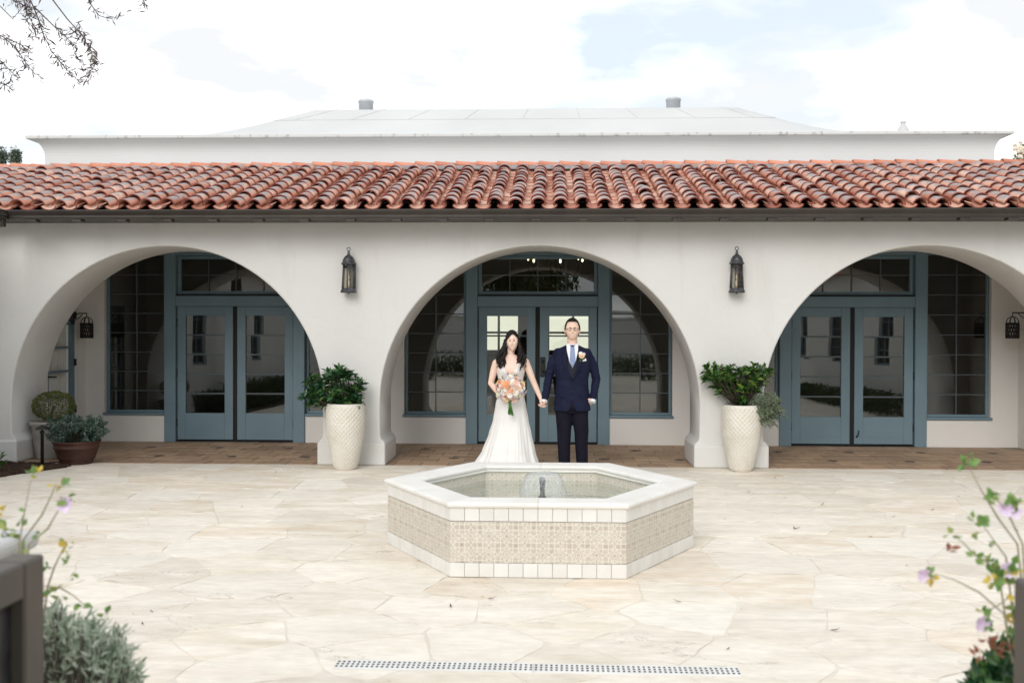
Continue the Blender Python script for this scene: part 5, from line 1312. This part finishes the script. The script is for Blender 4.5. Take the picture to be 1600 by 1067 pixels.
seq = [0, 3, 1, 3, 2, 4, 3, 5, 3, 1, 3, 2, 4, 3] * 5
for i, k in enumerate(seq):
    ga_ = i * 2.399963; rr = math.sqrt((i + .5) / len(seq)); d = Vector((rr * math.cos(ga_), -math.sqrt(max(0, 1 - rr * rr * .9)), rr * math.sin(ga_)))
    p = BC + Vector((d.x * .170, d.y * .10 + .03, d.z * .150)) + rdir(rh) * .012
    mesh_obj('bloom', bms[k], None, bq, M=Matrix.Translation(p) @ (d + rdir(rh) * .25).to_track_quat('Z', 'Y').to_matrix().to_4x4() @ Matrix.Scale(rh.uniform(.62, .98), 4))
M_leafP = leafmat('bouquet_leaf', (.06, .13, .04), (.16, .24, .09)); M_stem = mat('flower_stem', (.05, .16, .03), .5, (.10, .24, .05), 20, 3)
lbq = leaf_mesh('leaf', .055, .02, m=M_leafP)
for k in range(46):
    d = rdir(rh); d.y = -abs(d.y) * .6; p = BC + Vector((d.x * .165, d.y * .10 + .02, d.z * .145)); mesh_obj('leaf', lbq, None, bq, M=leaf_M(p, d + rdir(rh) * .5, rh.random() * 6, rh.uniform(.6, 1.1)))
hp = P(797, 632, YP - .285) - bq.location; sb = P(798, 648, YP - .285) - bq.location
for k in range(15):
    a = rh.random() * 6.28; q = MB(); rr = rh.uniform(.2, 1); q.tube([BC + Vector((math.cos(a) * .06, .02, math.sin(a) * .05)), hp + Vector((math.cos(a) * .014 * rr, math.sin(a) * .014 * rr, 0)), sb + Vector((math.cos(a) * .042 * rr, math.sin(a) * .03 * rr, rh.uniform(-.015, .02)))], .005, 6); q.build('stem', M_stem, bq)
# ---------------- groom
gx = P(894, 600, YP).x; gr = empty('person', (gx, YP, 0)); tag(gr, 'smiling person in navy suit and glasses with one hand in pocket', 'person')
CG = clasp - gr.location
mb = MB()
HG = Matrix.Translation((0, -.015, 1.662)) @ Matrix.Scale(1.045, 4); hfG = head_fn(.078, .19); head_geo(mb, hfG, HG)
mb.capsule([(0, .01, 1.42), (0, .004, 1.50), (0, -.002, 1.58)], [.064, .058, .058])
tabG = [(.86, .165, .11, 0), (1.0, .165, .105, 0), (1.2, .19, .11, 0), (1.36, .195, .10, 0), (1.44, .15, .075, .01), (1.48, .07, .055, .01)]
torso_loft(mb, tabG)
gsR, geR, gwR = Vector((-.195, .01, 1.415)), Vector((-.272, .02, 1.10)), Vector((CG.x + .022, -.045, CG.z + .095))
gsL, geL, gwL = Vector((.195, .01, 1.415)), Vector((.282, .05, 1.085)), Vector((.243, -.055, .875))
mb.capsule([gsR + Vector((.02, 0, -.03)), geR, gwR], [.04, .038, .028]); hand(mb, gwR, (-.18, -.05, -1), (-.85, -.35, .1), (0, -1, 0), .85, 1.02)
mb.capsule([gsL + Vector((-.02, 0, -.03)), geL, gwL], [.04, .038, .028]); hand(mb, gwL, (-.62, .25, -.85), (-.6, .6, 0), (0, -1, 0), .2, 1.0)
for s, ax_ in ((-1, -.088), (1, .122)): mb.capsule([(s * .09, 0, .88), (s * .09, 0, .5), (ax_, .01, .1)], [.085, .06, .045])
bodyG = remeshed(mb.mesh('body'), .0048, 5); mesh_obj('body', bodyG, M_skinG, gr); FACE[gr.name] = bvh_of(bodyG)
# trousers
mb = MB(); torso_loft(mb, [(.70, .150, .112, 0), (.80, .188, .130, 0), (.92, .185, .125, 0), (1.0, .175, .118, 0)])
for s, ax_ in ((-1, -.088), (1, .122)): mb.capsule([(s * .086, 0, .84), (s * .092, -.004, .66), (s * .10 + (.01 if s > 0 else .006), -.006, .47), ((ax_ + s * .1) / 2, .0, .30), (ax_, .008, .10)], [.106, .098, .083, .074, .068], 16)
me = remeshed(mb.mesh('trousers'), .008, 3)
for v in me.vertices:
    k = noise.noise(Vector((v.co.x * 9, v.co.y * 9, v.co.z * 5))) * .5 + noise.noise(Vector((v.co.x * 14, v.co.y * 14, v.co.z * 22))) * (.35 if v.co.z < .25 else .15)
    v.co.x += .006 * k; v.co.y += .008 * k; v.co.z = max(v.co.z, .035)
mesh_obj('trousers', me, M_navyD, gr)
# jacket
tabJ = [(.725, .215, .150, 0), (.74, .214, .150, 0), (.86, .206, .142, 0), (1.0, .190, .130, 0), (1.08, .188, .128, 0), (1.22, .210, .135, 0), (1.34, .222, .128, 0), (1.405, .216, .112, .006), (1.445, .165, .094, .012), (1.472, .105, .080, .014), (1.487, .078, .072, .014)]
mb = MB(); torso_loft(mb, tabJ)
gcuffR = gwR + (geR - gwR).normalized() * .0; gcuffL = gwL + (geL - gwL).normalized() * .01
mb.capsule([gsR + Vector((.028, 0, -.02)), gsR.lerp(geR, .5) + Vector((-.008, 0, 0)), geR, geR.lerp(gcuffR, .55), gcuffR], [.058, .054, .050, .046, .040], 16)
mb.capsule([gsL + Vector((-.028, 0, -.02)), gsL.lerp(geL, .5) + Vector((.008, 0, 0)), geL, geL.lerp(gcuffL, .55), gcuffL], [.058, .054, .050, .047, .042], 16)
jme = remeshed(mb.mesh('jacket'), .007, 3)
for v in jme.vertices:
    c_ = v.co; sl_ = smoothstep(.20, .26, abs(c_.x)); k = noise.noise(Vector((c_.x * 10, c_.y * 8, c_.z * 16))) + .6 * noise.noise(Vector((c_.x * 22, c_.y * 18, c_.z * 30 + 4)))
    amt = .004 + .006 * sl_
    c_.x += amt * k; c_.y += amt * k
    if abs(c_.x) < .17 and c_.y < 0: c_.z = max(c_.z, .735 + .35 * max(0, .05 - abs(c_.x)) ) if c_.z < .80 and abs(c_.x) < .05 else c_.z
jk = mesh_obj('jacket', jme, M_navy, gr); jb = bvh_of(jme)
front_patch('vest', gr, [(-.045, 1.33), (.045, 1.33), (.062, 1.30), (.055, 1.22), (.004, 1.085), (-.004, 1.085), (-.055, 1.22), (-.062, 1.30)], jb, .002, M_navyV, .003)
front_patch('shirt_front', gr, [(-.070, 1.476), (-.03, 1.474), (0, 1.466), (.03, 1.474), (.070, 1.476), (.064, 1.42), (.036, 1.30), (.0, 1.222), (-.036, 1.30), (-.064, 1.42)], jb, .005, M_shirt, .004)
front_patch('tie', gr, [(-.022, 1.470), (.022, 1.470), (.015, 1.43), (.034, 1.30), (.006, 1.232), (-.006, 1.232), (-.030, 1.30), (-.015, 1.43)], jb, .010, M_tie, .006)
for s in (-1, 1):
    front_patch('lapel', gr, [(s * .068, 1.472), (s * .092, 1.466), (s * .120, 1.405), (s * .098, 1.385), (s * .128, 1.375), (s * .088, 1.22), (s * .008, 1.075), (s * .002, 1.085), (s * .052, 1.22), (s * .066, 1.36)], jb, .007, M_navy, .006)
    front_patch('pocket_flap', gr, [(s * .085, .905), (s * .165, .915), (s * .166, .89), (s * .086, .88)], jb, .002, M_navy, .004, 2)
    # shirt collar points
    q = MB(); q.ring_loft([[(s * .010, -.074, 1.464), (s * .046, -.088, 1.432), (s * .066, -.060, 1.478), (s * .056, -.040, 1.505)], [(s * .010, -.084, 1.466), (s * .046, -.098, 1.434), (s * .070, -.066, 1.478), (s * .060, -.046, 1.507)]], smooth=False); q.build('collar', M_shirt, gr)
q = MB(); q.lathe([(.066, 1.46), (.064, 1.50), (.0665, 1.508), (.069, 1.50), (.071, 1.46)], 32, (0, .016, 0), cap0=False, cap1=False); q.build('collar_band', M_shirt, gr)
front_patch('jacket_opening', gr, [(0, .865), (.010, .82), (.050, .722), (-.046, .722), (-.010, .82)], jb, .003, M_navyD, .004)
front_patch('front_edge', gr, [(.0, 1.078), (.005, 1.07), (.008, .90), (.002, .868), (-.002, .868), (.003, .90), (.001, 1.06)], jb, .004, M_navyV, .003)
front_patch('pocket_square', gr, [(.112, 1.300), (.162, 1.306), (.160, 1.322), (.148, 1.342), (.136, 1.318), (.124, 1.326)], jb, .006, M_shirt, .005, 2)
q = MB()
for z in (1.02, .955):
    h = jb.ray_cast(Vector((.012, -1, z)), Vector((0, 1, 0)))[0]; q.sphere((.012, h.y - .004, z), (.010, .004, .010), 10, 6)
tag(q.build('buttons', M_navyV, gr), kind='stuff')
for nm, cf, el in (('cuff', gwR, geR), ('cuff', gwL, geL)):
    d = (cf - el).normalized(); q = MB(); q.tube([cf + d * .022, cf + d * .058], [.034, .034], 16); q.build(nm, M_shirt, gr)
for k, (dx, dz, nm) in enumerate(((.0, .0, 5), (.024, .018, 4), (-.012, .024, 3))):
    h = jb.ray_cast(Vector((.105 + dx, -1, 1.365 + dz)), Vector((0, 1, 0)))[0]
    mesh_obj('boutonniere_bloom', bms[nm], None, gr, M=Matrix.Translation((.105 + dx, h.y - .025, 1.365 + dz)) @ Vector((.1, -1, .25)).to_track_quat('Z', 'Y').to_matrix().to_4x4() @ Matrix.Scale(.72, 4))
for k in range(5): h = jb.ray_cast(Vector((.095, -1, 1.33)), Vector((0, 1, 0)))[0]; mesh_obj('boutonniere_leaf', lbq, None, gr, M=leaf_M((.098, h.y - .012, 1.34), (rh.uniform(-.6, .6), -.4, rh.uniform(-1, .6)), 0, .9))
for s, ax_ in ((-1, -.088), (1, .122)):
    q = MB(); q.capsule([(ax_, .06, .045), (ax_ + s * .005, -.05, .05), (ax_ + s * .015, -.16, .035)], [.045, .047, .036], 14); me = q.mesh('shoe')
    for v in me.vertices: v.co.z = max(0.0, v.co.z)
    mesh_obj('shoe', me, M_shoe, gr)
# hair, glasses, face
q = MB(); rings = []; n, m_s = 64, 48
for j in range(1, m_s):
    a = -math.pi / 2 + math.pi * j / m_s; rings.append([HG @ (hfG((math.cos(a) * math.cos(2 * math.pi * i / n), math.cos(a) * math.sin(2 * math.pi * i / n), math.sin(a))) * (1.07 + .03 * max(0, math.sin(a)) + .01 * noise.noise(Vector((i * .7, j * .7, 0)))) + Vector((0, .004, .003))) for i in range(n)])
q.ring_loft(rings); IH = HG.inverted(); kill = []
for f in q.bm.faces:
    c_ = IH @ f.calc_center_median(); x, y, z = c_.x / .083, c_.y / .104, c_.z / .128
    hl = .74 - .42 * max(0, abs(x) - .55) ** 1.2
    if (y < .1 and z < hl and abs(x) < .80) or (y < -.28 and z < .5) or (y < .15 and z < .02) or z < -.5: kill.append(f)
bmesh.ops.delete(q.bm, geom=kill, context='FACES'); hc = q.build('hair', M_hair, gr); hc.modifiers.new('t', 'SOLIDIFY').thickness = -.006
for s in (-1, 1):
    face_patch('eye', gr, hfG, HG, s * .35, .05, .145, .045, .0012, M_eye, bend=-.03); face_patch('eyebrow', gr, hfG, HG, s * .36, .23, .20, .034, .001, M_hair, bend=-.06)
face_patch('lips', gr, hfG, HG, 0, -.55, .34, .11, .001, M_lips, bend=.12); face_patch('teeth', gr, hfG, HG, 0, -.535, .29, .072, .0022, M_teeth, bend=.10)
q = MB()
for s in (-1, 1):
    c_ = HG @ (hfG((s * .36, -1, .05)) + Vector((0, -.016, 0)))
    q.tube([(c_.x + .027 * math.cos(a), c_.y + .006 * abs(math.cos(a)) * (1 if math.cos(a) * s > 0 else 0), c_.z + .017 * math.sin(a)) for a in [2 * math.pi * k / 20 for k in range(21)]], .0018, 5, caps=False)
    q.tube([(c_.x + s * .027, c_.y + .006, c_.z + .006), (s * .082, c_.y + .05, c_.z + .006), (s * .084, .0, c_.z - .002)], .0018, 5)
c_ = HG @ (hfG((0, -1, .05)) + Vector((0, -.012, 0))); q.tube([(-.006, c_.y, c_.z + .004), (0, c_.y - .002, c_.z + .007), (.006, c_.y, c_.z + .004)], .0018, 5)
q.build('glasses', M_iron, gr)

# ------------------------------------------------------------------ gate leaves, pier, foreground plants
def gate(X, thick, z1, label):
    Y0, Y1 = .75, 2.34; t = empty('gate_leaf', (X, (Y0 + Y1) / 2, 0)); tag(t, label, 'gate', 'open gate leaves at the courtyard entrance')
    x0, x1 = sorted((0, thick)); h = (Y1 - Y0) / 2; fr = .09
    q = MB(); q.box(x0, x1, h - fr, h, .04, z1, bev=.006); q.box(x0, x1, -h, -h + fr, .04, z1, bev=.006); q.box(x0 + .001, x1 - .001, -h + fr, h - fr, z1 - .085, z1 - .001, bev=.006); q.box(x0 + .001, x1 - .001, -h + fr, h - fr, .04, .15, bev=.006)
    q.build('frame', M_gate, t)
    q = MB(); q.box(x0 + abs(thick) * .42, x0 + abs(thick) * .58, -h + fr, h - fr, .15, z1 - .085); q.build('panel', M_panel, t)
    for k in range(9):
        yy = -h + fr + (2 * h - 2 * fr) * (k + .5) / 9
        q = MB(); q.tube([(x0 + abs(thick) * .5 + s_ * (abs(thick) * .14), yy, z_) for s_, z_ in (((1 if thick < 0 else -1), .15), ((1 if thick < 0 else -1), z1 - .09))], .007, 6); q.build('bar', M_iron, t)
    q = MB(); q.box(x0 + .01, x1 - .01, -h + .01, -h + .07, 0, .05); q.box(x0 + .01, x1 - .01, h - .07, h - .01, 0, .05); q.build('foot', M_gate, t)
M_panel = mat('gate_panel', (.012, .012, .013), .3, (.05, .05, .052), 9, 5, .2, 12)
gate(-1.215, -.08, 1.113, 'dark bronze gate leaf with black panel beside the grey-green bush')
gate(1.068, .08, 1.085, 'dark bronze gate leaf beside the glossy green bush with red shoots')
M_pier = mat('pier_stone', (.60, .59, .58), .8, (.52, .51, .50), 6, 5, .2, 30)
t = empty('gate_pier', (-1.78, 2.58, 0)); tag(t, 'pale stone gate pier with rounded cap behind the left gate leaf', 'pier')
q = MB(); q.box(-.28, .28, -.2, .2, -.05, 1.03, bev=.01); q.build('shaft', M_pier, t)
q = MB(); q.box(-.31, .33, -.23, .2, 1.03, 1.085, bev=.025, seg=4); q.build('cap', M_pier, t)
# bushes and arching flower stems
C_sv = ((.26, .34, .23), (.50, .57, .46), (.72, .76, .68)); M_silv = leafmat('silver_leaf', *C_sv, transl=.4); M_silva = leafmat('silver_leaf_field', *C_sv, attr=True, transl=.4)
M_leafY = leafmat('stem_leaf', (.10, .22, .05), (.24, .38, .12), (.42, .42, .14)); M_red = leafmat('red_shoot', (.22, .06, .035), (.35, .14, .08))
M_pet = mat('mallow_petal', (.62, .46, .66), .6, (.74, .62, .76), 20, 3); M_yel = leafmat('yellow_leaf', (.58, .42, .05), (.70, .55, .10))
def px_bush(name, label, spots, Yc, ddy, n, single, joined, leafsrc, size, base_px, nsingle, r):
    c0 = P(base_px, 1000, Yc); t = empty(name, (c0.x, Yc, -.02)); tag(t, label, 'shrub'); Ms = []; q = MB()
    for k in range(n):
        cx_, cy_, rx, ry = r.choice(spots); u, v = 2, 2
        while u * u + v * v > 1: u, v = r.uniform(-1, 1), r.uniform(-1, 1)
        Yk = Yc + r.uniform(-ddy, ddy) * math.sqrt(max(.1, 1 - u * u - v * v)); p = P(cx_ + rx * u, cy_ + ry * v, Yk) - t.location
        a = Vector((p.x * .25, p.y * .25, 0)); q.tube([a, a.lerp(p, .6) + Vector((0, 0, .06)), p], [.004, .003, .0015], 5)
        ax = ((p - a).normalized() + rdir(r) * .35).normalized()
        for i in range(13): Ms.append(leaf_M(p - ax * r.uniform(0, .09), ax * .8 + rdir(r), r.random() * 6, r.uniform(*size)))
    Ms.sort(key=lambda M_: M_.translation.y)
    for M_ in Ms[:nsingle]: mesh_obj('leaf', single, None, t, M=M_)
    tag(mesh_obj('foliage', joined_leaves('foliage', Ms[nsingle:], leafsrc, joined, rnd=r), None, t), kind='stuff'); q.build('stems', M_twig, t); return t
lsv = leaf_mesh('leaf', .038, .0075, .2, .1, M_silv)
px_bush('silver_bush', 'feathery grey-green bush beside the left gate leaf', [(105, 1020, 60, 50), (150, 1005, 50, 35), (120, 985, 40, 28), (178, 1040, 40, 32), (110, 1090, 90, 60), (80, 975, 20, 40), (175, 1085, 50, 40)], 2.75, .22, 430, lsv, M_silva, leaf_mesh('ls', .038, .0075, .2, .1), (.6, 1.25), 110, 290, random.Random(31))
lgr = leaf_mesh('leaf', .05, .018, .3, .15, M_leafD)
px_bush('green_bush', 'glossy dark green bush beside the right gate leaf', [(1575, 1050, 40, 40), (1565, 1025, 25, 25), (1590, 1030, 30, 40), (1535, 1060, 18, 16), (1580, 1100, 60, 50)], 2.75, .2, 130, lgr, M_leafDa, leaf_mesh('lg', .05, .018, .3, .15), (.7, 1.15), 1585, 290, random.Random(32))
lst = leaf_mesh('leaf', .034, .022, .25, .15, M_leafY); lrd = leaf_mesh('leaf', .03, .012, .25, .1, M_red); lyl = leaf_mesh('leaf', .028, .018, .25, .15, M_yel)
def flower_geo(rr, m):
    q = MB()
    for i in range(5):
        a = 2 * math.pi * i / 5; d = Vector((math.cos(a), math.sin(a), .45)).normalized(); u = Vector((-math.sin(a), math.cos(a), 0))
        v = [q.bm.verts.new(p) for p in (Vector((0, 0, 0)), d * rr * .6 + u * rr * .38, d * rr + u * rr * .22, d * rr * .95, d * rr - u * rr * .22, d * rr * .6 - u * rr * .38)]; q.bm.faces.new(v)
    q.sphere((0, 0, rr * .12), rr * .13, 8, 6); me = q.mesh('flower'); me.materials.append(m); return me
flw = flower_geo(.024, M_pet); M_mstem = mat('mallow_stem', (.28, .28, .17), .7, (.36, .30, .22), 20, 3)
def stems_plant(label, base, Yc, stems, r):
    """arching stems given as pixel paths with leaf tufts and blooms along them"""
    b0 = P(*base, Yc); t = empty('mallow_plant', (b0.x, Yc, -.02)); tag(t, label, 'plant')
    for path, items in stems:
        Yk = Yc + r.uniform(-.06, .06); pts = [P(x, y, Yk) - t.location for x, y in path]; root = Vector((r.uniform(-.02, .02), r.uniform(-.03, .03), 0)); pts = [root, root.lerp(pts[0], .5) + Vector((0, 0, .05))] + pts
        q = MB(); q.tube(pts, [.0028] * (len(pts) - 2) + [.0018, .0012], 5); q.build('stem', M_mstem, t)
        for kind, x, y in items:
            c_ = P(x, y, Yk) - t.location
            if kind == 'f': mesh_obj('flower', flw, None, t, M=Matrix.Translation(c_) @ Vector((r.uniform(-.4, .4), -1, r.uniform(-.2, .6))).to_track_quat('Z', 'Y').to_matrix().to_4x4() @ Matrix.Scale(r.uniform(.8, 1.1), 4))
            else:
                me, k, sc = {'l': (lst, 5, .8), 'L': (lst, 9, 1.0), 'r': (lrd, 8, .9), 'y': (lyl, 5, .9), 's': (lst, 3, .55)}[kind]
                for i in range(k): mesh_obj('leaf', me, None, t, M=leaf_M(c_ + rdir(r) * .006, rdir(r) + Vector((0, -.2, .2)), r.random() * 6, sc * r.uniform(.6, 1.1)))
rr_ = random.Random(41)
stems_plant('slender mallow stems with lilac flower rising behind the left gate leaf', (12, 960), 2.62, [
    ([(30, 850), (38, 800), (48, 750)], [('l', 50, 741), ('y', 58, 740), ('s', 40, 800), ('l', 32, 816)]),
    ([(35, 845), (65, 805), (82, 770), (86, 758)], [('y', 86, 757), ('s', 62, 834)]),
    ([(45, 850), (75, 825), (92, 795), (98, 785)], [('f', 104, 788), ('l', 104, 778), ('l', 101, 758)]),
    ([(0, 840), (6, 828)], [('L', 7, 828), ('y', 1, 800), ('l', 30, 843), ('l', 38, 858)]),
    ([(75, 915), (85, 885), (96, 862), (104, 845)], [('l', 106, 873), ('y', 103, 853), ('l', 72, 882), ('s', 115, 850), ('s', 95, 840), ('l', 116, 901)]),
    ([(65, 915), (95, 918), (115, 930), (138, 950)], [('l', 85, 922), ('l', 97, 930), ('s', 72, 925), ('l', 130, 945), ('y', 76, 975), ('l', 165, 958), ('y', 66, 935)])], rr_)
stems_plant('slender mallow stems with lilac flowers and yellowing leaves by the right gate leaf', (1650, 960), 2.62, [
    ([(1590, 850), (1560, 810), (1530, 760), (1510, 720)], [('L', 1508, 726), ('s', 1515, 715)]),
    ([(1598, 850), (1580, 812), (1562, 785), (1553, 776)], [('f', 1570, 796), ('f', 1582, 800), ('l', 1545, 780), ('l', 1552, 773), ('l', 1578, 784), ('L', 1592, 786)]),
    ([(1572, 870), (1550, 840), (1536, 820)], [('L', 1535, 815), ('l', 1520, 812), ('l', 1522, 837), ('l', 1550, 852)]),
    ([(1560, 890), (1525, 868), (1505, 848), (1492, 836)], [('l', 1486, 836), ('l', 1524, 870), ('L', 1545, 880), ('L', 1560, 895), ('f', 1572, 890), ('l', 1555, 912), ('y', 1550, 908), ('L', 1580, 880), ('y', 1590, 888)]),
    ([(1570, 960), (1530, 925), (1490, 905), (1460, 896)], [('f', 1446, 898), ('y', 1453, 905), ('l', 1450, 897), ('r', 1482, 858)]),
    ([(1580, 930), (1560, 945), (1545, 953)], [('l', 1537, 955), ('f', 1532, 973), ('l', 1548, 975), ('y', 1580, 930), ('y', 1575, 960), ('y', 1580, 968), ('L', 1583, 950), ('l', 1580, 990), ('L', 1570, 905)]),
    ([(1580, 1020), (1560, 1012), (1545, 1010)], [('r', 1550, 1012), ('r', 1562, 1018), ('r', 1543, 1000), ('r', 1575, 1008), ('r', 1527, 1022), ('l', 1585, 1000)])], rr_)

# ------------------------------------------------------------------ overhanging willow-leaved branch, far trees
M_olive = leafmat('willow_leaf', (.07, .035, .055), (.12, .075, .10), (.20, .20, .12), attr=True, rough=.5, transl=.15)
YB_ = 8.2; t = empty('willow_tree', (-6.75, YB_, -.02)); tag(t, 'narrow-leaved tree whose thin branches hang over the courtyard', 'tree')
q = MB(); top = P(-60, -60, YB_) - t.location; q.tube([(0, 0, 0), (.05, .05, 1.5), (.0, 0, 3.0), top, top + Vector((.35, 0, .6)), top + Vector((1.1, .1, 1.0))], [.11, .09, .07, .045, .03, .012], 8)
Ms = []; rb = random.Random(51); wl = leaf_mesh('wl', .072, .0105, .15, .05)
def twig(path, dens, wd=.006, spread=1.0, tip=.25):
    pts = [P(x, y, YB_ + dy) - t.location for x, y, dy in path]; q.tube(pts, [wd * (1 - .75 * i / (len(pts) - 1)) for i in range(len(pts))], 5)
    L_ = [(b_ - a_).length for a_, b_ in zip(pts, pts[1:])]; tot = sum(L_)
    for k in range(int(dens * tot)):
        s = tip * tot + (1 - tip) * tot * rb.random() ** .8; i = 0
        while i < len(L_) - 1 and s > L_[i]: s -= L_[i]; i += 1
        p = pts[i].lerp(pts[i + 1], min(1, s / L_[i])); d = (pts[i + 1] - pts[i]).normalized() * .7 + rdir(rb) * spread
        side_ = rdir(rb) * .05 * spread * rb.random()
        if side_.length > .012: q.tube([p, p + side_], [.0012, .0008], 3)
        Ms.append(leaf_M(p + side_, d, rb.random() * 6, rb.uniform(.6, 1.25)))
for path, dens, tip in (
    ([(-60, -60, 0), (-20, -10, 0), (20, 30, .05), (45, 0, .1), (52, -20, .1)], 20, .3),
    ([(48, 2, .1), (60, 30, 0), (68, 55, .0), (80, 80, .1), (100, 105, .1), (125, 130, .1)], 150, .05),
    ([(82, 0, .1), (105, 30, .1), (130, 58, .0), (142, 80, .0), (148, 100, .0), (135, 125, -.05)], 190, .35),
    ([(52, 10, .1), (85, 42, .2), (110, 65, .2), (125, 100, .15)], 130, .35),
    ([(-30, 45, 0), (5, 58, 0), (25, 75, .0), (40, 98, .05), (55, 118, .05)], 120, .1),
    ([(-30, 85, 0), (0, 95, 0), (15, 110, 0), (30, 125, 0)], 130, .1),
    ([(-30, 115, 0), (0, 130, 0), (20, 138, 0)], 110, .3),
    ([(130, -25, .2), (140, 5, .2), (155, 25, .2), (172, 30, .2), (195, 24, .2)], 70, .1),
    ([(205, -30, .2), (220, -5, .2), (230, 12, .2)], 120, .4),
    ([(-10, -40, .1), (15, -10, .1), (25, 6, .1)], 120, .4),
    ([(30, -30, .1), (42, 20, .0), (55, 45, .0), (50, 62, 0)], 160, .3),
    ([(10, 60, .1), (32, 70, 0), (45, 82, .05)], 90, .3)):
    twig(path, dens * 1.0, tip=tip, spread=1.15)
    if path[0][1] > -20 and path[0][0] > 0 and False: pass
# limbs joining the twigs above the frame
for a_, b_ in (((-60, -60), (130, -25)), ((130, -25), (205, -30)), ((-60, -60), (-30, 45)), ((-60, -60), (-30, 85)), ((-60, -60), (-30, 115)), ((-60, -60), (30, -30)), ((130, -25), (82, 0)), ((-60, -60), (-10, -40))):
    q.tube([P(*a_, YB_) - t.location, P((a_[0] + b_[0]) / 2, (a_[1] + b_[1]) / 2 - 10, YB_ + .1) - t.location, P(*b_, YB_ + .1) - t.location], [.012, .01, .007], 6)
q.build('trunk', M_bark, t)
tag(mesh_obj('crown', joined_leaves('crown', Ms, wl, M_olive, rnd=rb), None, t), kind='stuff')
M_gum = leafmat('gum_leaf', (.07, .10, .07), (.18, .22, .16), attr=True)
def far_tree(name, label, Yt, tips, m, r, extra=None):
    p0 = P(tips[0][0], 400, Yt); t = empty(name, (p0.x, Yt, -.06)); tag(t, label, 'tree'); Ms = []; q = MB()
    for cx_, cy_, rx, ry, n in tips:
        c_ = P(cx_, cy_, Yt) - t.location; q.tube([(0, 0, 0), (c_.x * .4, 0, c_.z * .6), c_ + Vector((0, 0, ry * Yt / 1556 * .8))], [.16, .09, .015], 7)
        for k in range(n):
            d = rdir(r); f_ = r.random() ** .45; p = c_ + Vector((d.x * rx, d.y * rx, d.z * ry)) * (Yt / 1556) * f_
            if noise.noise(p * 2.6) > -.12: Ms.append(leaf_M(p, rdir(r) + Vector((0, 0, -.4)), r.random() * 6, r.uniform(2.0, 3.6)))
    q.build('trunk', M_bark, t); tag(mesh_obj('crown', joined_leaves('crown', Ms, leafS, m, rnd=r), None, t), kind='stuff'); return t
far_tree('gum_tree', 'slim grey-green treetop showing over the left end of the tiled roof', 33, [(24, 246, 9.5, 16, 900), (2, 246, 10, 18, 900), (14, 285, 30, 30, 1200), (-18, 270, 16, 30, 500)], M_gum, random.Random(61))
M_flt = leafmat('flower_tree_leaf', (.05, .12, .03), (.14, .24, .06), attr=True)
t = far_tree('flowering_tree', 'green treetop with cream flowers at the right end of the tiled roof', 26, [(1602, 228, 13, 9, 260), (1606, 262, 16, 22, 500), (1590, 242, 4, 9, 60), (1620, 245, 18, 26, 500)], M_flt, random.Random(62))
q = MB(); r2 = random.Random(9)
for k in range(60):
    p = P(1597 + r2.gauss(0, 5), 236 + r2.gauss(0, 6), 26 + r2.uniform(-.3, .1)) - t.location; q.sphere(p, r2.uniform(.03, .06), 6, 5)
tag(q.build('blossom', mat('cream_blossom', (.80, .66, .50), .7, (.8, .74, .64), 10, 2), t), kind='stuff')
